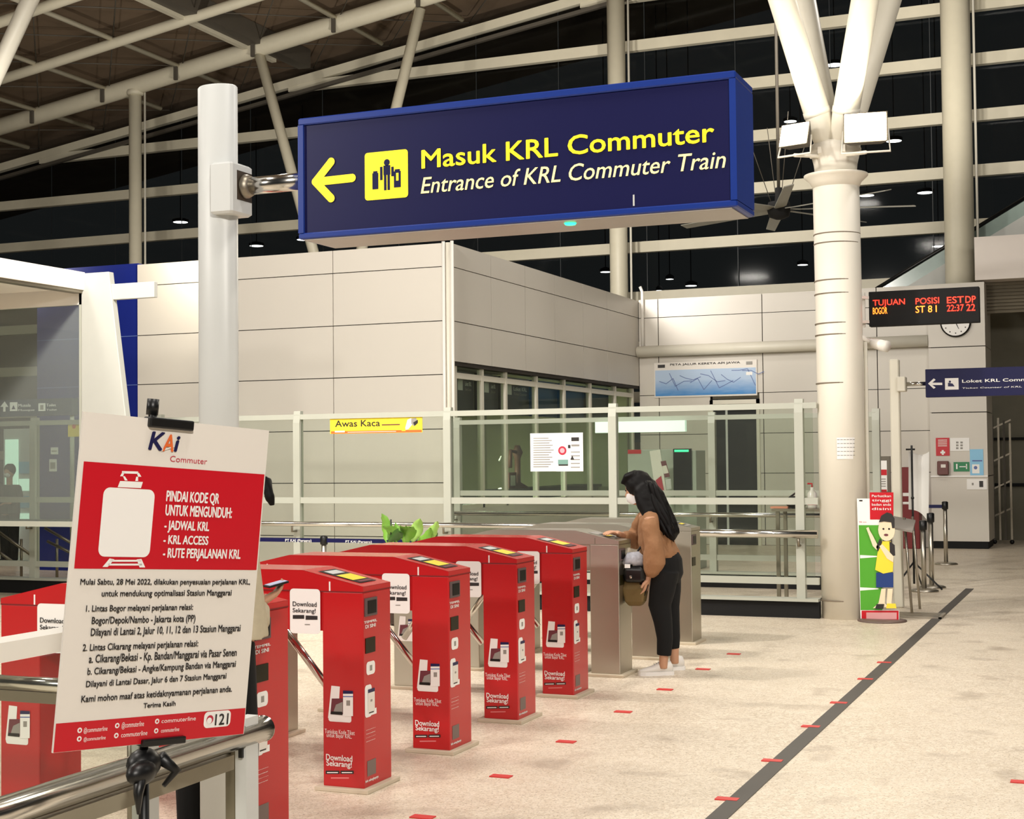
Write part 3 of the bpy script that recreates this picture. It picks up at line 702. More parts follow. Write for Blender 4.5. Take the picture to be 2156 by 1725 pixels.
# stand
ks, kb = F.uv(335, 880), F.uv(318, 1585)
foot = F.P(kb[0], kb[1], -.05); foot.z = 0; topp = F.P(ks[0], hh+.04, -.03)
mid = F.P(kb[0], -hh-.02, -.03)
t = thing('poster_stand', (foot.x, foot.y, 0), 'black telescopic stand holding the red and white poster, tied to the handrail', 'stand')
b = MB(); b.tube([(mid.x, mid.y, 0), mid], .013, BLACK, 12); b.tube([mid, topp], .011, BLACK, 12)
b.tube([F.P(ks[0], hh+.01, -.03), F.P(ks[0], hh+.05, -.03)], .015, BLACK, 12); b.build('pole', t)
def pbox(F, u0, u1, v0, v1, h0, h1, m, b):
    b.loft([[F.P(u0, v0, h0), F.P(u1, v0, h0), F.P(u1, v1, h0), F.P(u0, v1, h0)], [F.P(u0, v0, h1), F.P(u1, v0, h1), F.P(u1, v1, h1), F.P(u0, v1, h1)]], m)
b = MB(); c0, c1 = F.uv(311, 890), F.uv(404, 892); pbox(F, c0[0], c1[0], hh-.022, hh+.004, -.02, .012, BLACK, b); bevel(b.build('top_clamp', t), .004)
b = MB(); c0, c1 = F.uv(296, 1566), F.uv(386, 1560); pbox(F, c0[0], c1[0], -hh-.006, -hh+.012, -.02, .012, BLACK, b); bevel(b.build('bottom_clamp', t), .003)
b = MB()
for k in range(3):
    a = k*2*PI/3+.5; b.tube([(mid.x, mid.y, .30), (mid.x+.32*math.cos(a), mid.y+.32*math.sin(a), .012)], .009, BLACK, 8)
b.build('tripod_legs', t)
b = MB(); kn = at(318, 1610, X=mid.x+.02)
b.ball((mid.x, mid.y, kn.z), (.04, .05, .04), BLACK); b.ball((mid.x+.03, mid.y-.05, kn.z-.01), (.03, .05, .03), BLACK)
b.tube([(mid.x+.03, mid.y-.05, kn.z), (mid.x+.05, mid.y-.09, kn.z-.05), (mid.x+.05, mid.y-.09, kn.z-.10)], [.02, .012, .004], BLACK, 8)
b.tube([(mid.x+.02, mid.y+.04, kn.z+.01), (mid.x+.04, mid.y+.08, kn.z-.03), (mid.x+.03, mid.y+.04, kn.z-.06)], [.018, .014, .006], BLACK, 8)
b.build('tie_strap', t)
# ---------------------------------------------------------------- handrail in the foreground
XR, ZR = -2.372, .873
t = thing('handrail', (XR, 3.7, 0), 'thick polished handrail in the lower left corner, ending at an aluminium post', 'handrail')
b = MB(); b.tube([(XR, .9, ZR), (XR, 3.80, ZR)], .037, CHROME, 24); b.tube([(XR, 3.798, ZR), (XR, 3.808, ZR)], [.039, .03], CHROME, 24); b.build('rail', t)
b = MB(); b.box((XR-.013, .9, ZR-.085), (XR+.013, 3.62, ZR-.044), M('rail_channel', (150, 142, 122), .4)); b.build('channel', t)
for dx, m_, zt_, nm_ in ((-.045, M('post_olive', (120, 112, 92), .45), ZR+.02, 'inner_post'), (.0, GREYP, ZR+.052, 'post')):
    b = MB(); b.box((XR+dx-.013, 3.665-dx*.4, 0), (XR+dx+.024, 3.73-dx*.4, zt_), m_); b.build(nm_, t)
b = MB(); b.box((XR+.004, 3.655, ZR-.06), (XR+.016, 3.665, ZR+.04), BLACK); b.build('rubber_insert', t)
b = MB(); b.box((XR-.05, 3.672, ZR-.06), (XR-.040, 3.683, ZR+.01), BLACK); b.build('rubber_insert', t)
b = MB(); b.box((XR-.02, 1.3, 0), (XR+.02, 1.36, ZR-.04), GREYP); b.build('post', t)
# ---------------------------------------------------------------- ticket gates
GX, GY0, GP = -4.225, 6.586, 1.02
F0 = planeY(GY0)           # camera-side face of the gate used for measuring the print
FE = planeX(-3.53)         # end face
def make_gate(wrapped, name, label):
    BODY = RED if wrapped else INOX
    TOP = GATETOP if wrapped else INOX
    y0, y1 = GY0, GY0+.30
    t = thing(name, (GX, GY0+.15, 0), label, 'ticket gate', 'red wrapped ticket gates' if wrapped else 'plain steel ticket gates')
    xf0, xf1, xb0, xb1 = -3.764, -3.53, -4.92, -4.69
    for i, (xa, xb, m_) in enumerate(((xf0, xf1, BODY), (xb0, xb1, RED if wrapped else INOX))):
        b = MB(); b.box((xa, y0, .02), (xb, y1, 1.0), m_); o = bevel(b.build('post', t), .006)
        b = MB(); b.box((xa-.035, y0-.03, 0), (xb+.035, y1+.03, .022), M('gate_base', (205, 192, 170), .6) if 'gate_base' not in bpy.data.materials else bpy.data.materials['gate_base']); bevel(b.build('base_plate', t), .004)
    b = MB(); b.box((xb1, y0+.004, .80), (xf0, y1-.004, 1.0), BODY); b.build('upper_box', t)
    # sloped hood
    prof = [(xb0, 1.002), (xf1, 1.002), (xf1, 1.028), (-3.88, 1.105), (-4.57, 1.105), (xb0, 1.028)]
    b = MB(); b.prism([(x, y0, z) for x, z in prof], (0, .30, 0), BODY)
    b.face([(-4.57, y0, 1.1055), (-3.88, y0, 1.1055), (-3.88, y1, 1.1055), (-4.57, y1, 1.1055)], TOP)
    hd = b.build('hood', t); fix(hd)
    b = MB(); b.box((xb0, y0-.0015, .997), (xf1+.0015, y1, 1.003), DKRED if wrapped else DINOX)
    for x in (-3.72, -4.72): b.box((x-.004, y0-.0015, 1.003), (x+.004, y0+.002, 1.05), WPRINT if wrapped else DINOX)
    b.build('seam', t)
    # reader panel on the front slope
    Vs = Vector((-3.88+3.53, 0, 1.105-1.028)).normalized()
    Fr = Frame((-3.53, y0, 1.028), (0, 1, 0), Vs)
    b = MB()
    if wrapped:
        b.rect(Fr, 0.0, 0, .30, .358, TOP, .001)
        b.rect(Fr, .06, .05, .24, .30, BLACK, .003); b.rect(Fr, .075, .10, .225, .20, YELP, .0045); b.rect(Fr, .085, .225, .215, .28, GREYP, .0045); b.rect(Fr, .08, .06, .22, .085, MAROON, .0045)
    else:
        b.rect(Fr, .06, .06, .24, .27, GREYINK, .002); b.rect(Fr, .09, .10, .21, .20, BLACK, .003); b.rect(Fr, .10, .115, .20, .15, YELP, .004)
    b.build('reader_panel', t)
    # screen and indicator window in the end face
    def eb(x0, yy0, x1, yy1, m_, th, b):
        a, c = FE.uv(x0, yy0), FE.uv(x1, yy1); b.box((-3.53, a[0], min(a[1], c[1])), (-3.53+th, c[0], max(a[1], c[1])), m_)
    b = MB(); eb(767, 1299, 791.5, 1256, M('screen_frame', (92, 76, 76), .5) if 'screen_frame' not in bpy.data.materials else bpy.data.materials['screen_frame'], .008, b); o = b.build('screen', t)
    b = MB(); eb(771.5, 1293, 789, 1262, SCREEN, .010, b); b.build('screen_glass', o)
    b = MB(); eb(769, 1377, 789, 1340, OLIVE, .004, b); b.build('indicator_window', t)
    if wrapped:
        b = MB()
        # printed pictures and words, camera side
        b.rrect(F0, *F0.uv(692, 1519), *F0.uv(740, 1505), .012, WPRINT, .0015); b.ppoly(F0, [(691, 1512), (712, 1512), (716, 1446), (698, 1444)], WPRINT, .0018); b.ppoly(F0, [(696, 1518), (737, 1518), (739, 1508), (693, 1508)], WPRINT, .0021)
        b.ppoly(F0, [(696, 1504), (724, 1504), (724, 1471), (699, 1471)], MAROON, .0026); b.ppoly(F0, [(703, 1498), (722, 1501), (722, 1478), (708, 1484)], GREYINK, .0031); b.ppoly(F0, [(697, 1504), (722, 1506), (721, 1499), (698, 1498)], BLACK, .0034)
        b.ppoly(F0, [(723, 1509), (744, 1508), (744, 1455), (723, 1455)], WPRINT, .0036); b.ppoly(F0, [(723, 1461), (744, 1461), (744, 1455), (723, 1454)], NAVYINK, .0041); b.ppoly(F0, [(723, 1468), (744, 1468), (744, 1466), (723, 1466)], PHONEB, .0041)
        b.ppoly(F0, [(730, 1486), (738, 1486), (738, 1475), (730, 1475)], GREYINK, .0041)
        b.build('phone_picture', t); b = MB()
        for s_, q in (('Tunjukan Kode Tiket', (684, 1544, 747, 1539)), ('untuk Bayar KRL.', (688, 1552, 741, 1547)), ('Download', (687, 1600, 742, 1592)), ('Sekarang!', (688, 1612, 741, 1605))):
            b = MB(); b.ptext(F0, s_, *q, WPRINT, .0015, 0 if q[1] < 1570 else .03); b.build('text_line', t)
        b = MB()
        b.ppoly(F0, [(686, 1630), (715, 1630), (715, 1623), (686, 1623)], INK, .0015); b.ppoly(F0, [(717, 1630), (745, 1630), (745, 1623), (717, 1623)], INK, .0015)
        for q in ((689, 712), (720, 742)): b.ppoly(F0, [(q[0], 1628), (q[1], 1628), (q[1], 1626), (q[0], 1626)], WPRINT, .002)
        b.ppoly(F0, [(697, 1640), (735, 1640), (735, 1637), (697, 1637)], M('faded_print', (220, 120, 120), .5) if 'faded_print' not in bpy.data.materials else bpy.data.materials['faded_print'], .0015)
        b.build('store_badges', t); b = MB(); b.ptext(F0, 'Aja', 583.5, 1303, 594, 1290, WPRINT, .0055, .02)
        b.build('side_word', t); b = MB()
        def er(x0, yy0, x1, yy1, m_, h=.0015): a, c = FE.uv(x0, yy0), FE.uv(x1, yy1); b.rect(FE, a[0], a[1], c[0], c[1], m_, h)
        def et(s_, x0, yb, x1, yt, h=.0015): a, c = FE.uv(x0, yb), FE.uv(x1, yt); b.text(FE, s_, a[0], a[1], c[0], c[1], WPRINT, h, .03)
        et('TEMPEL', 766, 1314, 793, 1303); et('DI SINI', 769, 1324, 790, 1312); b.build('touch_label', t); b = MB()
        a, c = FE.uv(771, 1423), FE.uv(789, 1390); b.rrect(FE, a[0], a[1], c[0], c[1], .02, WPRINT, .0015); er(778, 1413, 783, 1400, GREYINK, .002); b.build('card_print', t); b = MB()
        a, c = FE.uv(768, 1513), FE.uv(782, 1440); b.rrect(FE, a[0], a[1], c[0], c[1], .02, WPRINT, .0015); er(770, 1510, 792, 1490, WPRINT, .002); er(774, 1503, 788, 1452, BOARD, .0026); er(774, 1460, 788, 1448, NAVYINK, .0031); er(775, 1470, 787, 1466, PHONEB, .0031); er(779, 1478, 783, 1472, GREYINK, .0031); er(776, 1503, 786, 1497, INK, .0031); b.build('end_picture', t)
        for i, s_ in enumerate(('Aktifkan', 'koneksi', 'internet', 'ponsel')): b = MB(); et(s_, 770+(i % 2), 1541+8*i-2, 790-(i % 2), 1535+8*i-4); b.build('text_line', t)
        b = MB()
        er(773, 1636, 791, 1596, M('code_patch', (120, 104, 98), .5) if 'code_patch' not in bpy.data.materials else bpy.data.materials['code_patch']); b.build('code_patch', t); b = MB(); et('Info selengkapnya', 769, 1649, 796, 1632)
        b.build('text_line', t)
        b = MB(); a, c = F0.uv(612, 1333), F0.uv(675, 1241)
        s = MB(); s.rrect(F0, a[0], a[1], c[0], c[1], .02, WPRINT, .006); s.rrect(F0, a[0], a[1], c[0], c[1], .02, WPRINT, .004); sh = s.build('sticker_sheet', t)
        b.ptext(F0, 'Download', 618, 1276, 668, 1268, INK, .0075, .012); b.build('text_line', sh); b = MB(); b.ptext(F0, 'Sekarang!', 618, 1289, 666, 1282, INK, .0075, .012); b.build('text_line', sh); b = MB()
        b.ppoly(F0, [(618, 1303), (642, 1303), (642, 1295), (618, 1295)], INK, .0075); b.ppoly(F0, [(645, 1305), (670, 1305), (670, 1297), (645, 1296)], INK, .0075)
        b.ppoly(F0, [(643, 1316), (654, 1316), (654, 1314), (643, 1314)], GREYINK, .0075); b.build('sheet_print', sh)
    # tripod turnstile hung on the far side
    hp_ = at(585, 1302, Y=y1+.06); hb = Vector((hp_.x, y1, hp_.z))
    b = MB(); b.lathe((hb.x, y1-.02, hb.z), [(.09, 0), (.09, .03), (.07, .07), (.0, .09)], DINOX, 20, 'Y'); hub = b.build('turnstile_hub', t)
    p = hb+Vector((0, .05, 0)); e_ = at(694, 1452, Y=y1+.07)
    for d_ in (e_-p, Vector((-.28, .05, -.36)), Vector((-.02, .46, .02))):
        b = MB(); b.tube([p, p+d_], .021, CHROME, 14); b.build('arm', hub)
    if wrapped:
        # the same picture and sheet at the other end
        for nm_, dx in (('phone_picture', -1.156), ('sticker_sheet', -.75)):
            src = [c for c in t.children if c.name.split('.')[0] == nm_][0]; c = copy_tree(src, t); c.location.x += dx
    return t
RG = make_gate(True, 'ticket_gate', 'nearest red wrapped ticket gate whose whole front post is in view')
SG = make_gate(False, 'ticket_gate', 'plain steel ticket gate whose reader the woman in brown is touching')
glab = {-1: 'red wrapped ticket gate cut by the bottom edge, half hidden behind the poster', 0: None,
        1: 'red wrapped ticket gate second from the front of the fully visible ones', 2: 'red wrapped ticket gate third from the front of the fully visible ones',
        3: 'red wrapped ticket gate farthest back, last before the plain steel ones'}
for k, lb in glab.items():
    if k == 0: continue
    c = copy_tree(RG); c.location.y += GP*k; c['label'] = lb
    if k in (1, 3):
        ps = [ch for ch in c.children if ch.name.split('.')[0] == 'post' and max(v.co.x for v in ch.data.vertices) < 0]
        for ch in ps: ch.data = ch.data.copy(); ch.data.materials[0] = INOX
SG.location.y += GP*4
for k, lb in ((5, 'plain steel ticket gate standing right behind the woman in brown'), (6, 'plain steel ticket gate at the far end of the row, by the short handrail')):
    c = copy_tree(SG); c.location.y += GP*(k-4); c['label'] = lb
# ---------------------------------------------------------------- red floor tape
TAPE = M('red_tape', (214, 60, 58), .5, noise=.08)
def tape(x, y, lb):
    b = MB(); b.prism([(x-.055, y-.03, .006), (x+.055, y-.03, .006), (x+.055, y+.03, .006), (x-.055, y+.03, .006)], (0, 0, -.0055), TAPE)
    o = b.build('floor_marker'); o.data.transform(Matrix.Translation((-x, -y, 0))); o.location = (x, y, 0)
    tag(o, lb, 'floor mark', 'red tape marks on the floor')
ordn = ['nearest', 'second nearest', 'third nearest', 'fourth nearest', 'fifth nearest', 'sixth nearest', 'seventh nearest', 'eighth nearest']
for i, p in enumerate(((1531, 1684), (1626, 1603), (1707, 1531), (1766, 1481), (1822, 1431), (1862, 1396))):
    q = at(*p, Z=0); tape(q.x, q.y, 'red tape mark on the floor, %s of the row along the dark floor strip' % ordn[i])
for i, p in enumerate(((890, 1722), (1055, 1636), (1192, 1563), (1312, 1500), (1400, 1453), (1480, 1410), (1545, 1378))):
    q = at(*p, Z=0); tape(q.x, q.y, 'red tape mark on the floor, %s of the row in front of the gates' % ordn[i])
q = at(2152, 1648, Z=0); tape(q.x, q.y, 'red tape mark on the floor, alone at the right edge of the picture')
# ---------------------------------------------------------------- LED departures board
YL = 15.75
F = planeY(YL); l0, l1 = F.uv(1830, 688), F.uv(2061, 603)
t = thing('led_board', ((l0[0]+l1[0])/2, YL+.06, l0[1]), 'black LED departures board with glowing red letters fixed to the big column', 'display board')
b = MB(); b.box((l0[0], YL, l0[1]), (l1[0], YL+.12, l1[1]), BLACKM); bevel(b.build('housing', t), .006)
LED = M('led_red', (255, 60, 30), .5, emit=(255, 40, 26), es=3.2, noise=0); LEDO = M('led_orange', (255, 140, 40), .5, emit=(255, 120, 36), es=3.2, noise=0)
b = MB()
for s_, q, m_ in (('TUJUAN', (1838, 644, 1905, 629), LED), ('POSISI', (1928, 641, 1977, 626), LED), ('EST', (1994, 639, 2029, 624), LED), ('DP', (2033, 638, 2054, 623), LED), ('BOGOR', (1838, 662, 1868, 647), LEDO), ('ST 8 I', (1928, 659, 1972, 643), LEDO), ('22:37', (1994, 656, 2029, 641), LED), ('22', (2035, 655, 2053, 640), LED)):
    b = MB(); b.ptext(F, s_, *q, m_, .003, .008); b.build('led_word', t)
b = MB(); zz = (l0[1]+l1[1])/2
for z in (l1[1]-.06, l0[1]+.05): b.bar((CXP+.15, YL-.1, z), (l0[0]+.02, YL+.05, z), .03, .03, WHITE)
b.bar((l0[0]-.06, YL+.04, l0[1]), (l0[0]-.06, YL+.04, l1[1]), .03, .03, WHITE); b.build('bracket', t)
b = MB(); b.tube([(l0[0]-.10, YL-.02, l1[1]), (l0[0]-.13, YL-.02, zz), (l0[0]-.10, YL-.02, l0[1]+.06), (l0[0]+.01, YL+.02, l0[1]+.03)], .012, BLACK, 8); b.build('cable', t)
# CCTV camera on the column
pc = at(1845, 727, Y=15.5)
t = thing('security_camera', (pc.x, pc.y, pc.z), 'white security camera fixed to the side of the big column below the LED board', 'camera')
b = MB(); b.tube([(pc.x-.07, pc.y-.02, pc.z+.03), (pc.x+.13, pc.y-.16, pc.z-.03)], [.05, .06], WHITE, 14); b.build('housing', t)
b = MB(); b.tube([(CXP+.22, CYP, pc.z+.08), (pc.x-.05, pc.y-.02, pc.z+.02)], .025, WHITE, 10); b.build('arm', t)
# drain pipe beside the column
p = at(1819, 900, Y=15.3)
b = MB(); b.tube([(p.x+.02, 15.36, 0), (p.x+.02, 15.36, at(1819, 720, Y=15.36).z)], .02, OFFW, 10); o = b.build('drain_pipe'); tag(o, 'thin pale vertical pipe running down the right side of the big column', 'pipe')
# notice on the column
FN = Frame((CXP+.045, CYP-.2405, 0), (1, -.0, 0), (0, 0, 1)); n0, n1 = FN.uv(1769, 967), FN.uv(1812, 921)
b = MB()
for k in range(6):
    a0_ = -PI/2+.02+k*.13; a1_ = a0_+.13; r = .243
    b.face([(CXP+r*math.cos(a0_), CYP+r*math.sin(a0_), n0[1]), (CXP+r*math.cos(a1_), CYP+r*math.sin(a1_), n0[1]), (CXP+r*math.cos(a1_), CYP+r*math.sin(a1_), n1[1]), (CXP+r*math.cos(a0_), CYP+r*math.sin(a0_), n1[1])], WPRINT)
    for j in range(5):
        z = n1[1]-(j+.6)*(n1[1]-n0[1])/5.5; r2 = .2445
        b.face([(CXP+r2*math.cos(a0_+.02), CYP+r2*math.sin(a0_+.02), z), (CXP+r2*math.cos(a1_-.01), CYP+r2*math.sin(a1_-.01), z), (CXP+r2*math.cos(a1_-.01), CYP+r2*math.sin(a1_-.01), z+.006), (CXP+r2*math.cos(a0_+.02), CYP+r2*math.sin(a0_+.02), z+.006)], GREYINK)
o = b.build('paper_notice'); tag(o, 'white paper notice with a printed table taped round the big column', 'notice')
# ---------------------------------------------------------------- height board with a cartoon child
cbse = at(1853, 1308, Z=0); YH = cbse.y
F = planeY(YH-.0); FH = planeY(YH-.012)
t = thing('height_board', (cbse.x, YH, 0), 'child height standee with cut-out boy on a green board, by the big column', 'standee')
b = MB(); b.lathe((cbse.x+.02, YH, 0), [(.24, 0), (.24, .012), (.20, .02)], M('standee_base', (110, 92, 84), .5), 32); b.build('base', t)
def slab(F, pts, m, h0, h1, b):
    uv = [F.uv(*p) for p in pts]; b.loft([[F.P(u, v, h0) for u, v in uv], [F.P(u, v, h1) for u, v in uv]], m)
b = MB(); slab(F, [(1812, 1309), (1893, 1309), (1893, 1285), (1858, 1285), (1858, 1050), (1804, 1050)], WPRINT, -.01, .0, b); b.build('board', t)
b = MB(); b.ppoly(F, [(1812, 1285), (1858, 1285), (1857, 1106), (1808, 1106)], GREEN, .001); b.ppoly(F, [(1814, 1308), (1892, 1308), (1892, 1286), (1814, 1286)], RPRINT, .001); b.ppoly(F, [(1824, 1304), (1888, 1304), (1888, 1290), (1824, 1290)], M('pink_print', (222, 160, 160), .5), .0016)
for y in (1172, 1240): b.ppoly(F, [(1811, y+4), (1850, y+1), (1850, y-1), (1811, y-3)], WPRINT, .0016)
b.ppoly(F, [(1809, 1056), (1816, 1056), (1816, 1053), (1809, 1053)], INK, .0016); b.ptext(F, '90 cm', 1809, 1101, 1824, 1098, CRIM, .0016); b.build('print', t)
b = MB(); slab(F, [(1832, 1094), (1881, 1094), (1881, 1037), (1831, 1037)], RPRINT, -.006, .004, b); rs = b.build('red_sign', t)
b = MB()
for i, s_ in enumerate(('Perhatikan', 'tinggi', 'badan anda', 'disini')): b = MB(); b.ptext(F, s_, 1836, 1047+9*i, 1876, 1042+9*i, WPRINT, .006, .01); b.build('text_line', rs)
SKINP = M('skin_print', (240, 222, 190), .5); BHAIR = INK
b = MB()
slab(FH, [(1856, 1240), (1865, 1240), (1863, 1270), (1870, 1278), (1838, 1281), (1850, 1270)], SKINP, 0, .008, b); slab(FH, [(1869, 1240), (1880, 1240), (1877, 1270), (1886, 1278), (1868, 1280), (1867, 1268)], SKINP, 0, .008, b)
slab(FH, [(1845, 1206), (1881, 1206), (1881, 1237), (1845, 1237)], M('shorts_blue', (16, 54, 120), .5), .0, .009, b)
slab(FH, [(1843, 1200), (1850, 1150), (1858, 1140), (1875, 1140), (1882, 1160), (1880, 1204), (1860, 1208)], YELP, .001, .011, b)
slab(FH, [(1845, 1152), (1853, 1134), (1858, 1142), (1849, 1162)], INK, .002, .012, b); slab(FH, [(1873, 1140), (1884, 1148), (1885, 1170), (1874, 1172)], INK, .002, .012, b)
slab(FH, [(1846, 1158), (1838, 1150), (1828, 1122), (1824, 1112), (1829, 1110), (1832, 1118), (1838, 1128), (1850, 1152)], SKINP, .002, .012, b)
slab(FH, [(1852, 1150), (1858, 1146), (1882, 1172), (1881, 1184), (1868, 1176)], SKINP, .012, .018, b)
u, v = FH.uv(1867, 1116); ring = lambda cx_, cy_, rx, ry, h: [FH.P(cx_+rx*math.cos(2*PI*k/20), cy_+ry*math.sin(2*PI*k/20), h) for k in range(20)]
b.loft([ring(u, v, .082, .11, .004), ring(u, v, .082, .11, .014)], SKINP)
slab(FH, [(1851, 1100), (1856, 1086), (1868, 1079), (1878, 1082), (1884, 1092), (1884, 1112), (1879, 1112), (1877, 1100), (1862, 1098)], BHAIR, .014, .02, b)
for dx in (-.03, .025): b.disc(FH, u+dx, v+.01, .010, INK, .016)
b.disc(FH, u-.005, v-.05, .022, MAROON, .016, r2=.012)
slab(FH, [(1843, 1282), (1860, 1282), (1862, 1272), (1846, 1272)], INK, .009, .015, b); slab(FH, [(1866, 1281), (1888, 1281), (1886, 1271), (1868, 1271)], YELP, .009, .015, b)
b.build('cutout_child', t)
# ---------------------------------------------------------------- things by the right wall
YW2 = 16.4
t = thing('hanging_sign', (at(2110, 838, Y=YW2).x, YW2, at(2110, 838, Y=YW2).z), 'smaller dark blue sign reading Loket KRL Commuter at the right edge', 'sign')
F = planeY(YW2); l0 = F.uv(1949, 837); l1 = F.uv(1949, 778); r1 = F.uv(2290, 800)[0]
b = MB(); b.box((l0[0], YW2, l0[1]), (r1, YW2+.12, l1[1]), NAVY); bevel(b.build('face_panel', t), .004)
b = MB(); b.ptext(F, 'Loket KRL Commuter', 2026, 806, 2196, 795, WPRINT, .003, .03); b.build('lettering', t); b = MB(); b.ptext(F, 'Ticket Counter of KRL Commuter', 2026, 819, 2218, 811, WPRINT, .003, .006, .1); b.build('lettering', t); b = MB()
b.prect(F, 1990, 821, 2018, 796, WPRINT, .003); b.ppoly(F, [(1996, 814), (2010, 814), (2006, 808), (1996, 806)], NAVYINK, .0045); b.disc(F, *F.uv(2000, 804), .012, NAVYINK, .0045)
b.ppoly(F, [(1954, 808), (1966, 797), (1970, 800), (1963, 806), (1984, 806), (1984, 811), (1963, 811), (1970, 816), (1966, 819)], WPRINT, .003); b.build('pictogram', t)
pp = at(1886, 900, Y=YW2+.06); hwp = (at(1896, 800, Y=YW2).x-at(1876, 800, Y=YW2).x)/2
t = thing('sign_post', (pp.x, YW2+.06, 0), 'slim white post with a side arm holding the smaller blue sign', 'post')
b = MB(); b.cbox((pp.x-hwp, YW2+.06-hwp, 0), (pp.x+hwp, YW2+.06+hwp, at(1886, 756, Y=YW2).z), OFFW, .012); b.build('shaft', t)
q = at(1899, 809, Y=YW2); b = MB(); b.cbox((q.x-.05, YW2-.04, q.z-.08), (q.x+.04, YW2+.12, q.z+.08), OFFW, .008); b.build('junction_box', t)
b = MB(); b.tube([(q.x+.03, YW2+.05, q.z), (l0[0]+.01, YW2+.05, q.z)], .022, CHROME, 14); b.build('support_pipe', t)
# big pipe along the back wall
b = MB(); zq = at(1500, 735, Y=YB-.15).z; b.tube([(XC+.02, YB-.14, zq), (xp0-.01, YB-.14, zq)], .105, OFFW, 20); o = b.build('wall_pipe'); tag(o, 'fat cream pipe running along the back wall above the map banner', 'pipe')
b = MB(); x_ = at(1332, 700, Y=YB-.3).x; b.tube([(XC+.06, YB-.06, 4.9), (XC+.1, YB-.06, 4.8), (XC+.1, YB-.06, 3.75)], .03, WHITE, 10); o = b.build('conduit'); tag(o, 'thin white conduit bent over the corner between office box and back wall', 'pipe')
# downpipes at the near corner of the office box
for dx, lb in ((0.03, 'thin white downpipe at the near corner of the office box, right one of two'), (-.10, 'thin white downpipe at the near corner of the office box, left one of two')):
    b = MB(); b.tube([(XC+dx+.02, YW-.03, 0), (XC+dx+.02, YW-.03, ZT+.01)], .024, WHITE, 10); o = b.build('downpipe'); tag(o, lb, 'pipe')
# map banner
F = planeY(YB-.035); m0, m1 = F.uv(1378, 838), F.uv(1593, 757)
MAPM = M('map_blue', (120, 180, 230), .5, noise=0)
nt = MAPM.node_tree; bs = nt.nodes['Principled BSDF']; gx = nt.nodes.new('ShaderNodeSeparateXYZ'); tcn = nt.nodes['Texture Coordinate']
nt.links.new(tcn.outputs['Generated'], gx.inputs[0]); cr = nt.nodes.new('ShaderNodeValToRGB'); cr.color_ramp.elements[0].color = lin((20, 130, 205)); cr.color_ramp.elements[1].color = lin((182, 204, 232)); cr.color_ramp.elements[0].position = .08; cr.color_ramp.elements[1].position = .75
nz = nt.nodes.new('ShaderNodeTexNoise'); nz.inputs['Scale'].default_value = 9; ad = nt.nodes.new('ShaderNodeMath'); ad.operation = 'MULTIPLY_ADD'; ad.inputs[1].default_value = .25; 
nt.links.new(tcn.outputs['Generated'], nz.inputs['Vector']); nt.links.new(nz.outputs['Fac'], ad.inputs[0]); nt.links.new(gx.outputs['Z'], ad.inputs[2]); nt.links.new(ad.outputs[0], cr.inputs[0]); nt.links.new(cr.outputs[0], bs.inputs['Base Color'])
t = thing('map_banner', ((m0[0]+m1[0])/2, YB-.02, m0[1]), 'blue and white railway map banner high on the back wall above the dark door', 'banner')
b = MB(); b.box((m0[0], YB-.03, m0[1]), (m1[0], YB-.005, m1[1]), BOARD); b.build('backing', t)
b = MB(); hgt = m1[1]-m0[1]; b.box((m0[0]+.02, YB-.034, m0[1]+.03), (m1[0]-.02, YB-.03, m0[1]+hgt*.78), MAPM); b.build('map_print', t)
b = MB(); b.ptext(F, 'PETA JALUR KERETA API JAWA', 1411, 770, 1558, 761, INK, .004, .03); b.build('lettering', t); b = MB(); rnd = random.Random(3)
for k in range(9):
    pts = []; xx = m0[0]+.1+k*.2; yy = m0[1]+.25+rnd.random()*.25
    for j in range(3):
        nx, ny = xx+.09+rnd.random()*.08, m0[1]+.12+rnd.random()*.38
        L = math.hypot(nx-xx, ny-yy); ox, oy = -(ny-yy)/L*.006, (nx-xx)/L*.006
        b.poly(F, [(xx-ox, yy-oy), (nx-ox, ny-oy), (nx+ox, ny+oy), (xx+ox, yy+oy)], PHONEB, .001); xx, yy = nx, ny
b.build('map_lines', t); b = MB(); b.prect(F, 1571, 768, 1584, 761, GREYINK, .002); b.build('emblem', t); b = MB(); b.prect(F, 1571, 790, 1584, 783, WPRINT, .002); b.build('emblem', t); b = MB(); b.prect(F, 1385, 775, 1400, 768, INK, .002); b.build('emblem', t)
# wall clock
pcl = at(2012, 679, Y=YP-.03)
t = thing('wall_clock', (pcl.x, YP-.03, pcl.z), 'round white wall clock with black rim, half hidden below the LED board', 'clock')
b = MB(); b.lathe((pcl.x, YP, pcl.z), [(.26, 0), (.26, -.05), (.23, -.06)], BLACK, 32, 'Y'); b.build('rim', t)
F = planeY(YP-.062); b = MB(); b.disc(F, pcl.x, pcl.z, .235, WPRINT, .0, 32); b.build('dial', t)
b = MB()
for k in range(12):
    a = k*PI/6; b.disc(F, pcl.x+.19*math.cos(a), pcl.z+.19*math.sin(a), .012, INK, .002, 8)
b.poly(F, [(pcl.x-.01, pcl.z), (pcl.x+.01, pcl.z), (pcl.x+.06, pcl.z-.12), (pcl.x+.05, pcl.z-.12)], INK, .003); b.poly(F, [(pcl.x, pcl.z-.01), (pcl.x, pcl.z+.01), (pcl.x-.15, pcl.z+.05)], INK, .003); b.build('hands', t)
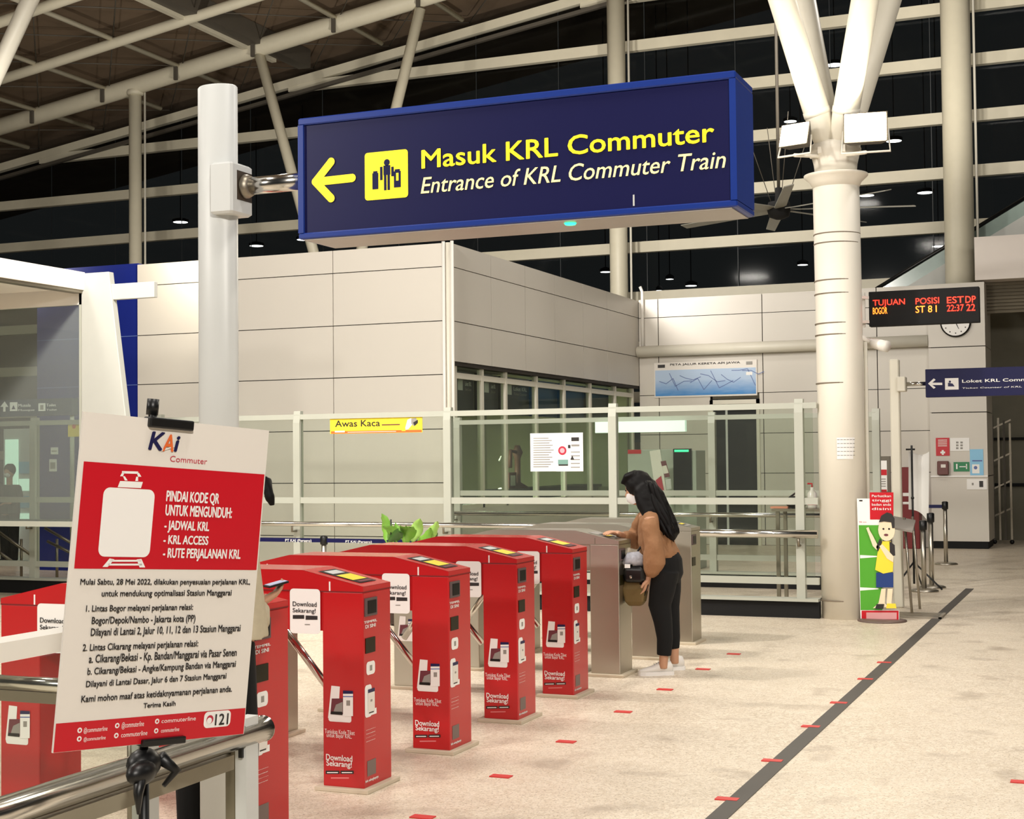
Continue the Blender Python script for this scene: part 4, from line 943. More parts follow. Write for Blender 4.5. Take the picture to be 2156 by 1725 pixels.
# notices on the pillar
F = planeY(YP)
def notice(name, px0, py0, px1, py1, m_, lb, cat, th=.012, extra=None):
    a, c = F.uv(px0, py1), F.uv(px1, py0); t = thing(name, ((a[0]+c[0])/2, YP-th/2, a[1]), lb, cat)
    b = MB(); b.box((a[0], YP-th, a[1]), (c[0], YP-.0005, c[1]), m_); b.build('panel', t)
    if extra:
        b = MB(); extra(b, Frame((0, YP-th, 0), (1, 0, 0), (0, 0, 1)))
        b.build('print', t)
    return t
notice('wall_notice', 1971, 922, 1999, 960, RPRINT, 'red notice with a white cross on the right pillar, upper left of the group', 'notice', extra=lambda b, F: (b.prect(F, 1983, 958, 1987, 948, WPRINT), b.prect(F, 1980, 955, 1990, 951, WPRINT, .003), [b.prect(F, 1975, 928+4*i, 1994, 926+4*i, BOARD) for i in range(4)]))
notice('wall_notice', 2001, 922, 2041, 950, WPRINT, 'white rectangular notice with small grey symbols on the right pillar, next to the red one', 'notice', extra=lambda b, F: [b.prect(F, 2013+9*j, 934+6*i, 2018+9*j, 930+6*i, GREYINK) for i in range(3) for j in range(2)])
notice('exit_sign', 2008, 973, 2041, 993, SIGNG, 'small green sign with white marks on the right pillar', 'sign', extra=lambda b, F: (b.prect(F, 2013, 988, 2016, 977, WPRINT), b.prect(F, 2020, 984, 2035, 982, WPRINT), b.prect(F, 2034, 988, 2036, 977, WPRINT)))
notice('wall_notice', 2043, 946, 2070, 1001, PBLUE, 'pale blue hanging notice at the right edge of the pillar', 'notice', extra=lambda b, F: (b.prect(F, 2047, 997, 2062, 978, WPRINT), b.prect(F, 2047, 972, 2068, 969, PHONEB), b.disc(F, *F.uv(2054, 985), .03, PHONEB, .003)))
notice('wall_notice', 2036, 1009, 2078, 1031, WPRINT, 'white notice stuck below the ledge on the right pillar', 'notice', extra=lambda b, F: (b.prect(F, 2046, 1022, 2050, 1017, GREYINK), b.prect(F, 2062, 1026, 2070, 1013, INK)))
a, c = F.uv(1975, 1000), F.uv(1998, 971)
t = thing('call_box', ((a[0]+c[0])/2, YP-.06, a[1]), 'dark reddish wall box standing on the ledge of the right pillar', 'box')
b = MB(); b.cbox((a[0], YP-.12, a[1]), (c[0], YP-.002, c[1]), M('callbox', (110, 66, 62), .5), .01); b.build('body', t); b = MB(); F2 = planeY(YP-.12); b.prect(F2, 1981, 985, 1991, 978, BOARD); b.build('label_plate', t)
# queue posts
def stanchion(px, py, hpx, lb, grp='retractable belt posts', r=.03, belt=None):
    q = at(px, py, Z=0); zt = at(px, hpx, Y=q.y).z; t = thing('queue_post', (q.x, q.y, 0), lb, 'queue post', grp)
    b = MB(); b.lathe((q.x, q.y, 0), [(.17, 0), (.17, .015), (.14, .03), (.05, .045)], INOX, 28); b.build('base', t)
    b = MB(); b.tube([(q.x, q.y, .03), (q.x, q.y, zt-.11)], r, INOX, 16); b.build('pole', t)
    b = MB(); b.lathe((q.x, q.y, zt-.12), [(r+.008, 0), (r+.016, .01), (r+.016, .11), (r, .12)], BLACK, 16); b.build('head', t); return q, zt, t
q, zt, t = stanchion(1992, 1189, 1056, 'steel queue post with black head standing alone in front of the right pillar')
b = MB(); q2 = at(1962, 1064, Y=q.y+.2); b.box((q2.x-.2, q.y-.02, zt-.10), (q.x-.03, q.y-.015, zt-.05), NAVY); b.build('belt', t)
stanchion(1962, 1238, 1080, 'steel queue post with black head behind the white banner, farther right')
stanchion(1946, 1246, 1096, 'steel queue post with black head close behind the white banner, partly covered by it')
# banner on tripod
q = at(1925, 1238, Z=0); zt = at(1924, 938, Y=q.y).z
t = thing('banner_stand', (q.x, q.y, 0), 'black tripod stand carrying a white curled banner, seen from behind', 'stand')
b = MB(); b.tube([(q.x, q.y, .05), (q.x, q.y, zt)], .013, BLACK, 10); b.tube([(q.x-.07, q.y, zt-.05), (q.x+.04, q.y, zt-.05)], .011, BLACK, 8); b.ball((q.x, q.y, zt*.63), .022, BLACK, 8); b.build('pole', t)
for dx, dy in ((-.22, -.05), (.36, -.25), (.05, .32)):
    b = MB(); b.tube([(q.x, q.y, .32), (q.x+dx, q.y+dy, .01)], .011, BLACK, 8); b.build('leg', t)
Y0 = q.y+.05; cols = []
for i in range(13):
    u = i/12; px = 1913+44*u; p_ = at(px, 950+8*math.sin(u*3), Y=Y0); p2 = at(px+1.5*math.sin(u*5), 1073+22*u*u+4*u, Y=Y0); dy = .10*math.sin(u*PI*1.1)
    cols.append((Vector((p_.x, Y0+dy, p_.z)), Vector((p2.x, Y0+dy*.8, p2.z))))
b = MB()
for th in (0, .004):
    for i in range(12):
        (a1, b1), (a2, b2) = cols[i], cols[i+1]; o_ = Vector((0, th, 0)); b.face([b1+o_, b2+o_, a2+o_, a1+o_], WPRINT, True)
b.build('banner_sheet', t)
# steel frame rack beside it
q = at(1916, 1300, Z=0)
t = thing('rack_stand', (q.x, q.y, 0), 'low steel rack with two upright rods and flat grid base behind the height board', 'stand')
b = MB()
for px, py, pt in ((1920, 1290, 1090), (1937, 1283, 1088)):
    w_ = at(px, py, Z=0.02); zt_ = at(px-12, pt, Y=w_.y).z; b.tube([(w_.x, w_.y, .02), (w_.x-.06, w_.y, zt_)], .014, INOX, 10)
b.build('uprights', t)
b = MB()
for k in range(4): b.box((q.x-.28, q.y-.1+k*.13, .0), (q.x+.32, q.y-.07+k*.13, .02), INOX)
for dx in (-.28, .29): b.box((q.x+dx, q.y-.1, .001), (q.x+dx+.03, q.y+.33, .022), INOX)
b.build('base_grid', t)
b = MB(); w_ = at(1900, 1100, Y=q.y+.2); b.prism([(w_.x-.10, q.y+.05, w_.z-.06), (w_.x+.12, q.y+.05, w_.z-.10), (w_.x+.12, q.y+.3, w_.z-.0), (w_.x-.10, q.y+.3, w_.z+.04)], (0, 0, .02), M('tray_grey', (150, 144, 136), .4)); b.build('tray', t)
# info panel and hydrant cabinet on the wall behind
YI = 20.5
p0, p1 = at(1846, 1060, Y=YI), at(1869, 964, Y=YI)
t = thing('notice_board', ((p0.x+p1.x)/2, YI, 0), 'narrow grey framed notice column with white and red strips, right of the big column', 'notice board')
b = MB(); b.box((p0.x-.03, YI, 0), (p1.x+.03, YI+.06, p1.z+.02), M('board_frame', (104, 96, 84), .5)); b.build('frame', t)
F = planeY(YI); b = MB(); b.prect(F, 1852, 1035, 1867, 970, WPRINT); b.prect(F, 1852, 1001, 1867, 989, RPRINT, .003); b.prect(F, 1852, 1036, 1867, 1031, RPRINT, .003)
for i in range(4): b.prect(F, 1854, 1010+5*i, 1865, 1008+5*i, GREYINK, .003)
b.build('strips', t)
YI = 26.6; p0, p1 = at(1900, 1146, Y=YI), at(1915, 984, Y=YI)
t = thing('hydrant_cabinet', ((p0.x+p1.x)/2, YI+.2, 0), 'dark red fire hydrant cabinet against the back wall behind the white banner', 'cabinet')
b = MB(); b.box((p0.x, YI, 0), (p1.x+.15, YI+.38, p1.z), DKRED); bevel(b.build('body', t), .01)
F = planeY(YI); b = MB(); b.prect(F, 1901, 1045, 1914, 1038, WPRINT); b.build('label_strip', t); b = MB(); b.prect(F, 1901, 1062, 1914, 1057, WPRINT); b.build('label_strip', t)
# ---------------------------------------------------------------- yellow glass warning strip and papers on the barrier
F = planeY(YG-.012)
a, c = F.uv(695, 914), F.uv(889, 877)
t = thing('warning_sign', ((a[0]+c[0])/2, YG-.01, a[1]), 'yellow and orange sticker strip reading Awas Kaca on the glass barrier', 'sign')
b = MB(); b.box((a[0], YG-.012, a[1]), (c[0], YG-.007, c[1]), YELP); b.build('backing', t)
b = MB(); b.prect(F, 697, 913.5, 888, 905, ORANGE, .001); b.ptext(F, 'Awas Kaca', 706, 899, 800, 884, INK, .002, .02); b.prect(F, 804, 896, 842, 893, MAROON, .002); b.prect(F, 705, 911, 726, 907, BOARD, .002); b.prect(F, 732, 911, 834, 908, BOARD, .002)
b.ppoly(F, [(852, 906), (858, 884), (866, 880), (870, 892), (860, 904)], BOARD, .002); b.ppoly(F, [(866, 882), (876, 880), (880, 888), (872, 898), (866, 892)], GREYINK, .0025); b.ppoly(F, [(870, 890), (880, 884), (880, 891), (873, 897)], INK, .003); b.prect(F, 846, 908, 854, 902, YELP, .003); b.build('print', t)
def paper(px0, py0, px1, py1, lb, fn):
    a, c = F.uv(px0, py1), F.uv(px1, py0); t = thing('paper_notice', ((a[0]+c[0])/2, YG-.01, a[1]), lb, 'notice', 'paper notices on the glass barrier')
    b = MB(); b.box((a[0], YG-.011, a[1]), (c[0], YG-.007, c[1]), WPRINT); b.build('sheet', t)
    b = MB(); fn(b); b.build('print', t)
def l_(b):
    for i in range(13): b.prect(F, 1123, 924+5*i, 1120+35+(i*7) % 12, 922+5*i, GREYINK, .002)
def r_(b):
    b.disc(F, *F.uv(1184, 949), .048, CRIM, .002); b.disc(F, *F.uv(1184, 949), .028, M('pinkish', (240, 170, 180), .5), .003); b.prect(F, 1203, 929, 1219, 921, INK, .002); b.prect(F, 1203, 940, 1220, 936, GREYINK, .002); b.prect(F, 1196, 944, 1201, 937, INK, .002)
    b.prect(F, 1175, 978, 1196, 968, M('teal_print', (120, 160, 150), .5), .002); b.prect(F, 1176, 981, 1196, 978, INK, .002); b.ppoly(F, [(1201, 968), (1209, 968), (1205, 959)], INK, .002)
    for i in range(5): b.prect(F, 1202, 953+8*i, 1221, 951+8*i, GREYINK, .002)
paper(1117, 912, 1170, 993, 'left white sheet of small grey print taped to the glass barrier', l_)
paper(1171, 911, 1227, 993, 'right white sheet with pink circle and dark pictures taped to the glass barrier', r_)
# ---------------------------------------------------------------- belt and its posts before the barrier, leafy plant
q0 = at(682, 1128, Y=14.3)
t = thing('queue_post', (q0.x, 14.3, 0), 'steel queue post with dark head before the glass barrier, carrying the navy belt', 'queue post', 'retractable belt posts')
b = MB(); b.lathe((q0.x, 14.3, 0), [(.17, 0), (.17, .015), (.05, .04)], INOX, 24); b.build('base', t)
b = MB(); b.tube([(q0.x, 14.3, .03), (q0.x, 14.3, q0.z-.08)], .028, INOX, 14); b.build('pole', t)
b = MB(); b.lathe((q0.x, 14.3, q0.z-.10), [(.036, 0), (.042, .01), (.042, .08), (.03, .10)], BLACK, 14); b.build('head', t)
F = planeY(14.28); b = MB(); lz = at(555, 1136, Y=14.28)
b.box((lz.x-1.2, 14.29, q0.z-.075), (q0.x-.04, 14.296, q0.z-.03), NAVY); b.box((q0.x+.04, 14.29, q0.z-.075), (q0.x+1.2, 14.296, q0.z-.03), NAVY); b.ptext(F, 'PT KAI (Persero)', 600, 1141, 655, 1136, WPRINT, -.007, .01); b.ptext(F, 'PT KAI (Persero)', 727, 1143, 782, 1139, WPRINT, -.007, .01); o = b.build('belt', t)
pb = at(858, 1139, Y=13.4)
t = thing('potted_plant', (pb.x, 13.4, 0), 'potted plant with broad bright green leaves showing above the red gates', 'plant')
b = MB(); b.lathe((pb.x, 13.4, 0), [(.15, 0), (.20, .02), (.24, .40), (.26, .42), (.26, .46), (.22, .46), (.21, .40)], M('pot_clay', (70, 52, 46), .7), 24); b.build('pot', t)
b = MB(); b.lathe((pb.x, 13.4, .40), [(.02, .02), (.21, .015), (.21, 0)], M('soil', (40, 30, 22), .9), 20); b.build('soil', t)
LEAF = [M('leaf_green', (118, 168, 62), .45, noise=.25, scale=14), M('leaf_light', (164, 200, 104), .45, noise=.2, scale=14), M('leaf_dark', (58, 96, 36), .5, noise=.2)]
rnd = random.Random(5)
def leaf(base, tip, wd, m_, bend=.05):
    base, tip = Vector(base), Vector(tip); ax = tip-base; L = ax.length; ax.normalize(); sd = ax.cross(Vector((rnd.uniform(-.4, .4), 1, rnd.uniform(-.2, .2)))).normalized(); nn = sd.cross(ax); b = MB(); rows = []
    for i in range(8):
        s_ = i/7; wv_ = wd*math.sin(PI*min(1, .06+s_*.94))**.7*(1-.15*s_); c_ = base+ax*L*s_+nn*bend*math.sin(s_*PI); wob = .012*math.sin(i*2.3)
        rows.append([c_-sd*wv_+nn*(.02+wob), c_-sd*wv_*.5, c_, c_+sd*wv_*.5, c_+sd*wv_+nn*(.02-wob)])
    for th in (0, -.003):
        b.raw([p+nn*th for r in rows for p in r], [(i*5+j, i*5+j+1, (i+1)*5+j+1, (i+1)*5+j) for i in range(7) for j in range(4)], m_, True)
    b.tube([Vector((pb.x, 13.4, .42)), base], .008, LEAF[0], 6); return b.build('leaf', t)
for (x0, y0, x1, y1, wd, k, dy) in ((812, 1138, 803, 1082, .07, 0, 0), (835, 1140, 805, 1110, .07, 0, -.1), (850, 1142, 842, 1110, .08, 0, -.15), (868, 1140, 884, 1092, .07, 1, 0), (885, 1140, 920, 1098, .06, 1, -.05), (878, 1142, 905, 1112, .06, 0, -.12), (828, 1140, 832, 1100, .06, 0, .1), (896, 1141, 922, 1122, .05, 2, .08), (858, 1142, 862, 1112, .07, 0, -.2), (818, 1142, 842, 1122, .06, 2, -.2)):
    p0_, p1_ = at(x0, y0, Y=13.4), at(x1, y1, Y=13.4+dy); leaf(p0_, p1_, wd, LEAF[k])
b = MB(); p_ = at(823, 1094, Y=13.4); b.tube([(p_.x, 13.4, .42), (p_.x, 13.4, p_.z)], .008, BLACK, 6); b.build('support_stick', t)
# ---------------------------------------------------------------- glass canopy structure on the left
YC = 13.4
pA, pB = at(171, 700, Y=YC), at(243, 572, Y=YC); zt = at(200, 574, Y=YC).z
t = thing('glass_shelter', (pA.x, YC, 0), 'white framed glass shelter at the left edge with slanted white fin and flat roof beam', 'shelter')
def slant(x_top, z): 
    e0, e1 = at(229, 575, Y=YC), at(264, 872, Y=YC); s_ = (z-e0.z)/(e1.z-e0.z); return e0.x+(e1.x-e0.x)*s_
FINM = M('fin_white', (186, 187, 180), .4, noise=.03)
b = MB(); xR0, xR1 = slant(0, 0), slant(0, zt)
b.prism([(pA.x, YC, 0), (xR0, YC, 0), (xR1, YC, zt), (pA.x, YC, zt)], (0, .09, 0), FINM); o = b.build('fin', t); fix(o); bevel(o, .008)
b = MB(); s0_, s1_ = at(250, 630, Y=YC), at(322, 592, Y=YC); b.box((xR1-.05, YC+.02, s0_.z), (s1_.x, YC+.085, s1_.z), FINM); bevel(b.build('stub_beam', t), .006)
zb0, zb1 = at(165, 612, Y=YC).z, at(165, 574, Y=YC).z
b = MB(); b.box((pA.x-.12, 5.0, zb0), (pA.x+.04, YC+.02, zb1), WHITE); b.box((pA.x-.10, 5.0, zb0-.035), (pA.x+.02, YC, zb0), DINOX); bevel(b.build('roof_beam', t), .006)
b = MB(); b.box((pA.x-3.6, 5.0, zb0+.02), (pA.x-.12, YC, zb1-.03), WHITE); b.build('roof_panel', t)
zg1 = at(80, 640, Y=YC).z
b = MB(); b.box((pA.x-3.6, YC+.05, zg1-.03), (pA.x, YC+.12, zb0+.05), WHITE); b.build('head_rail', t)
b = MB(); b.box((pA.x-3.6, YC+.08, 1.0), (pA.x-.06, YC+.09, zg1-.03), CGLASS); b.build('glass_pane', t)
b = MB(); b.box((pA.x-.07, YC+.05, 0), (pA.x, YC+.12, zb0), RAILP); b.box((pA.x-3.6, YC+.05, .94), (pA.x, YC+.12, 1.0), RAILP); b.build('frame', t)
# hanging sign behind the shelter glass
YQ = 15.9
F = planeY(YQ); a, c = F.uv(-90, 880), F.uv(152, 838)
t = thing('hanging_sign', ((a[0]+c[0])/2, YQ, a[1]), 'dark grey blue sign with white arrow and pictograms seen through the shelter glass', 'sign')
b = MB(); b.box((a[0], YQ, a[1]), (c[0], YQ+.12, c[1]), M('slate_sign', (52, 62, 84), .4)); b.build('face_panel', t)
b = MB(); b.ppoly(F, [(1, 857), (10, 845), (18, 857), (12, 857), (12, 867), (7, 867), (7, 857)], WPRINT, .003); b.prect(F, 21, 866, 37, 847, WPRINT, .003); b.ppoly(F, [(25, 862), (33, 862), (29, 853)], NAVYINK, .005); b.prect(F, 81, 866, 96, 849, WPRINT, .003); b.prect(F, 85, 863, 92, 853, GREYINK, .005)
b.build('pictogram', t)
for s_, q_ in (('Musala', (39, 857, 65, 850)), ('Mosque', (39, 866, 73, 861)), ('Toilet', (98, 856, 118, 850)), ('Toilet', (98, 865, 120, 861))): b = MB(); b.ptext(F, s_, *q_, WPRINT, .003, .02); b.build('text_line', t)
b = MB()
for x in (a[0]+.05, c[0]-.05): b.tube([(x, YQ+.06, 0), (x, YQ+.06, a[1]+.05)], .03, RAILP, 10)
b.build('leg', t)
# things far left behind the glass: bright display fridge, tread rails, a person
YD = 22.0
p0, p1 = at(12, 1020, Y=YD), at(66, 925, Y=YD)
t = thing('display_fridge', ((p0.x+p1.x)/2, YD, 0), 'brightly lit white display fridge far behind the barrier at the left edge', 'fridge')
LITF = M('fridge_light', (235, 255, 245), .4, emit=(220, 255, 238), es=.9, noise=0)
b = MB(); b.box((p0.x-.05, YD, 0), (p1.x+.1, YD+.7, p1.z+.2), GREYP); b.build('cabinet', t)
b = MB(); b.box((p0.x, YD-.02, .3), (p0.x+(p1.x-p0.x)*.5, YD-.002, p1.z), LITF); b.build('lit_panel', t)
for k in range(4):
    b = MB(); z = .5+k*.32; b.box((p0.x+(p1.x-p0.x)*.55, YD-.02, z), (p1.x, YD-.004, z+.22), PBLUE if k % 2 else LITF); b.build('shelf', t)
t = thing('stair_rail', (at(30, 1140, Y=17.0).x, 17.0, 0), 'sloping steel stair rails behind the glass barrier at the left', 'stair rail')
for (xa, ya, xb, yb) in ((-20, 1108, 70, 1172), (95, 1112, 165, 1152), (-20, 1150, 25, 1182), (100, 1140, 165, 1172)):
    b = MB(); b.tube([at(xa, ya, Y=17.0), at(xb, yb, Y=17.0)], .022, DINOX, 10); b.build('rail', t)
for px in (45, 120): 
    p_ = at(px, 1150, Y=17.02); b = MB(); b.tube([(p_.x, 17.02, 0), (p_.x, 17.02, p_.z+.1)], .02, DINOX, 8); b.build('post', t)
# yellow sticker strip on the left part of the barrier
F = planeY(YG-.012); a, c = F.uv(143, 920), F.uv(200, 884)
b = MB(); b.box((a[0], YG-.012, a[1]), (c[0], YG-.007, c[1]), YELP); b.disc(F, *F.uv(156, 898), .03, ORANGE, .002); o = b.build('warning_sign'); tag(o, 'pale yellow sticker on the glass barrier just left of the poster', 'sign')
F = planeY(YW-.0); 
for (x0, y0, x1, y1, lb) in ((106, 942, 121, 957, 'upper small white notice on the blue wall seen through the barrier'), (103, 967, 118, 993, 'lower small white notice on the blue wall seen through the barrier')):
    a, c = F.uv(x0, y1), F.uv(x1, y0); b = MB(); b.box((a[0], YW+.008, a[1]), (c[0], YW+.019, c[1]), WPRINT); b.rect(planeY(YW+.008), a[0]+.02, a[1]+.04, c[0]-.02, c[1]-.05, GREYINK, .001); o = b.build('wall_notice'); tag(o, lb, 'notice')
# horizontal guard rails lower left
t = thing('guard_rail', (-3.2, 3.9, 0), 'white flat topped guard rail at the left edge, passing behind the poster', 'guard rail')
p0, p1 = at(-20, 1378, X=-2.9), at(136, 1345, X=-2.9)
b = MB(); b.bar((-2.9, p0.y-.8, p1.z), (-2.9, p1.y+.45, p1.z), .10, .055, WHITE); b.build('top_bar', t)
b = MB(); b.box((-2.905, 1.66, .15), (-2.895, p1.y+.36, p1.z-.04), PGLASS); b.build('glass_pane', t)
b = MB(); b.box((-2.93, p1.y+.36, 0), (-2.87, p1.y+.42, p1.z-.02), GREYP); b.build('post', t)
b = MB(); b.box((-2.93, 1.6, 0), (-2.87, 1.66, p1.z-.02), GREYP); b.build('post', t)
YR_ = 4.85
t = thing('guard_rail', (at(60, 1450, Y=YR_).x, YR_, 0), 'round polished guard rail in front of the left red gate panel', 'guard rail')
b = MB(); zr_ = at(60, 1440, Y=YR_).z; xa, xb = at(-60, 1440, Y=YR_).x, at(300, 1440, Y=YR_).x
b.tube([(xa, YR_, zr_), (xb, YR_, zr_)], .030, CHROME, 18); b.box((xa, YR_-.01, zr_-.075), (xb, YR_+.01, zr_-.03), DINOX); b.build('rail', t)
for x in (xa+.05, xb-.05): 
    b = MB(); b.tube([(x, YR_, 0), (x, YR_, zr_)], .02, DINOX, 12); b.build('post', t)
# ---------------------------------------------------------------- inside the office and behind the second barrier
XI = XC-.75
t = thing('office_counter', (XI-.2, YW+4, 0), 'long dark counter inside the ticket office behind its windows', 'counter')
b = MB(); b.box((XI-.35, YW+.7, 0), (XI+.1, YB-.6, 1.10), M('counter_front', (96, 98, 84), .6)); b.build('body', t); b = MB(); b.box((XI-.4, YW+.6, 1.10), (XI+.14, YB-.5, 1.15), BLACK); b.build('counter_top', t)
F = planeX(XC-.16); zb_, zt_ = 2.32, ZW0-.10
NAVD = M('dark_navy_board', (20, 22, 44), .3); BLUED = M('dark_blue_board', (16, 52, 100), .3)
for i in range(6):  # counter sign reflections in the panes, built as boards behind the glass
    y0_, y1_ = wy[i]+.06, wy[i+1]-.06; nav = i < 3
    t = thing('window_board', (XC-.2, (y0_+y1_)/2, zb_), ['dark navy board with white print in the office window, nearest to the corner', 'dark navy board with white print in the office window, second from the corner', 'dark navy board with white print in the office window, third from the corner', 'dark blue map board in the office window, first after the navy ones', 'dark blue map board in the office window, second after the navy ones', 'black blank board in the farthest bay of the office window'][i], 'sign board', 'boards in the office window')
    b = MB(); b.box((XC-.22, y0_, zb_), (XC-.17, y1_, zt_), NAVD if nav else BLUED if i < 5 else BLACK); b.build('panel', t)
    if nav:
        b = MB(); b.text(F, 'Loket KRL', y0_+.5, zt_-.20, y1_-.1, zt_-.14, GREYP, -.004, .01); b.build('text_line', t); b = MB(); b.text(F, 'Ticket Counter', y0_+.5, zt_-.27, y1_-.1, zt_-.23, GREYINK, -.004); b.build('text_line', t); b = MB(); b.rect(F, y0_+.25, zt_-.27, y0_+.42, zt_-.12, GREYP, -.004); b.build('pictogram', t)
XO = XI-.1
def it(name, y, lb, cat, fn):
    t = thing(name, (XO, y, 1.15), lb, cat); fn(t, y)
def carving(t, y):
    b = MB(); b.lathe((XO, y, 1.15), [(.16, 0), (.18, .02), (.12, .06), (.05, .10), (.05, .5), (.09, .6), (.04, .72)], M('carved_wood', (92, 52, 40), .6), 18); b.build('stem', t); b = MB(); b.tube([(XO, y, 1.75), (XO, y-.3, 1.78), (XO, y-.34, 1.5)], [.03, .03, .04], bpy.data.materials['carved_wood'], 10); b.build('branch', t)
it('carved_stand', at(1090, 1000, X=XO).y, 'dark brown carved stand on the counter inside the office, beside the taped papers', 'ornament', carving)
def desk_lamp(t, y):
    b = MB(); b.lathe((XO, y, 1.15), [(.09, 0), (.09, .02), (.02, .03)], WHITE, 16); b.build('base', t); b = MB(); b.tube([(XO, y, 1.17), (XO, y, 1.62), (XO, y-.08, 1.68), (XO, y-.16, 1.62)], .018, WHITE, 10); b.build('neck', t)
it('desk_lamp', at(1060, 1000, X=XO).y, 'small white bent neck lamp on the counter inside the office', 'lamp', desk_lamp)
def pic(t, y):
    b = MB(); b.box((XO-.02, y-.16, 1.15), (XO+.02, y+.16, 1.42), M('brown_frame', (96, 44, 36), .5)); b.build('frame', t); b = MB(); b.box((XO+.02, y-.10, 1.20), (XO+.024, y+.10, 1.37), WPRINT); b.build('picture', t)
it('picture_frame', at(1075, 1000, X=XO).y+.05, 'small brown picture frame standing on the office counter next to the lamp', 'picture frame', pic)
# reflection of a lit sign, built as a glowing box behind the barrier
YK = 18.2; F = planeY(YK); a, c = F.uv(1253, 912), F.uv(1442, 885)
t = thing('light_box', ((a[0]+c[0])/2, YK, a[1]), 'long pale mint glowing light box hanging behind the barrier above the woman', 'light box')
b = MB(); b.box((a[0], YK, a[1]), (c[0], YK+.08, c[1]), M('mint_glow', (214, 240, 222), .4, emit=(214, 244, 224), es=.55, noise=0)); b.build('panel', t)
b = MB()
for x in (a[0]+.3, c[0]-.3): b.box((x, YK+.05, c[1]-.12), (x+.03, 18.33, c[1]-.08), GREYP)
b.build('bracket', t)
YT = 21.0
p0, p1 = at(1322, 1060, Y=YT), at(1418, 946, Y=YT); p2 = at(1456, 946, Y=YT)
t = thing('ticket_machine', ((p0.x+p1.x)/2, YT, 0), 'tall grey ticket machine with black screen and green light strip behind the barrier', 'ticket machine')
b = MB(); b.box((p0.x, YT+.01, 0), (p1.x, YT+.6, p1.z), M('machine_grey', (176, 184, 172), .45)); b.box((p1.x, YT+.02, 0), (p2.x+.06, YT+.55, p1.z-.02), bpy.data.materials['machine_grey']); bevel(b.build('cabinet', t), .01)
b = MB(); b.box((p1.x+.0, YT-.02, 1.1), (p2.x, YT+.015, p1.z+.005), SCREEN); b.build('screen', t)
F = planeY(YT-.02); b = MB(); b.prect(F, 1420, 952, 1450, 947, M('green_strip', (60, 230, 150), .4, emit=(60, 240, 160), es=1.6, noise=0), .004); b.build('light_strip', t)
F = planeY(YT+.01); b = MB(); b.prect(F, 1322, 956, 1350, 947, RPRINT, .003); b.build('red_label', t)
p_ = at(1396, 1010, Y=20.4)
t = thing('leaflet_rack', (p_.x, 20.4, 0), 'tilted leaflet rack with brown picture cards in front of the ticket machine', 'rack')
b = MB(); b.bar((p_.x+.12, 20.42, 0), (p_.x-.12, 20.42, 1.75), .16, .02, WHITE, (0, 1, 0)); b.build('panel', t)
F = planeY(20.40); b = MB(); b.ppoly(F, [(1391, 972), (1402, 970), (1411, 1004), (1400, 1006)], MAROON, .004); b.ppoly(F, [(1394, 982), (1403, 980), (1408, 996), (1398, 998)], BOARD, .006); b.ppoly(F, [(1401, 1010), (1412, 1008), (1414, 1030), (1403, 1031)], GREYP, .004); b.build('cards', t)
b = MB(); b.ppoly(F, [(1380, 1012), (1392, 1002), (1398, 1034), (1390, 1034)], CRIM, .0); b.ppoly(F, [(1380, 1012), (1390, 1034), (1398, 1034), (1392, 1002)], CRIM, -.004); o = b.build('red_card', t)
# table with a bag and bottle at the right end behind the barriers
YA = 16.6; p0, p1 = at(1665, 1072, Y=YA), at(1740, 1072, Y=YA)
t = thing('side_table', ((p0.x+p1.x)/2, YA+.25, 0), 'grey table with thin legs behind the barrier, left of the big column', 'table')
b = MB(); b.box((p0.x-.22, YA, p0.z-.03), (p1.x+.2, YA+.5, p0.z), DINOX); b.build('table_top', t)
for x in (p0.x-.18, p1.x+.12):
    for y in (YA+.03, YA+.43): b = MB(); b.box((x, y, 0), (x+.04, y+.04, p0.z-.03), DINOX); b.build('leg', t)
zt = p0.z; q = at(1676, 1060, Y=YA+.2)
t = thing('black_bag', (q.x, YA+.22, zt), 'small black bag lying on the grey table behind the barrier', 'bag')
b = MB(); b.ball((q.x, YA+.22, zt+.07), (.13, .1, .075), BLACKM); b.build('body', t); b = MB(); b.tube([(q.x-.08, YA+.22, zt+.12), (q.x, YA+.22, zt+.18), (q.x+.08, YA+.22, zt+.12)], .012, BLACKM, 8); b.build('strap', t)
q = at(1710, 1050, Y=YA+.2)
t = thing('pump_bottle', (q.x, YA+.2, zt), 'clear hand sanitiser bottle with red label on the grey table', 'bottle')
b = MB(); b.lathe((q.x, YA+.2, zt), [(.05, 0), (.055, .02), (.055, .17), (.02, .21), (.02, .24)], M('bottle_clear', (226, 220, 214), .2), 18); b.build('body', t); b = MB(); b.lathe((q.x, YA+.2, zt+.04), [(.0565, 0), (.0565, .08)], CRIM, 18, caps=False); b.build('label_band', t); b = MB(); b.tube([(q.x, YA+.2, zt+.24), (q.x, YA+.2, zt+.28), (q.x-.05, YA+.2, zt+.28)], .01, RPRINT, 8); b.build('pump', t)
q = at(1640, 1056, Y=YA+.1)
b = MB(); b.prism([(q.x-.1, YA+.1, zt+.002), (q.x+.1, YA+.1, zt+.002), (q.x+.1, YA+.28, zt+.002), (q.x-.1, YA+.28, zt+.002)], (0, 0, .02), M('orange_pack', (226, 150, 120), .5)); o = b.build('paper_pack'); tag(o, 'small orange paper pack on the left end of the grey table', 'paper')
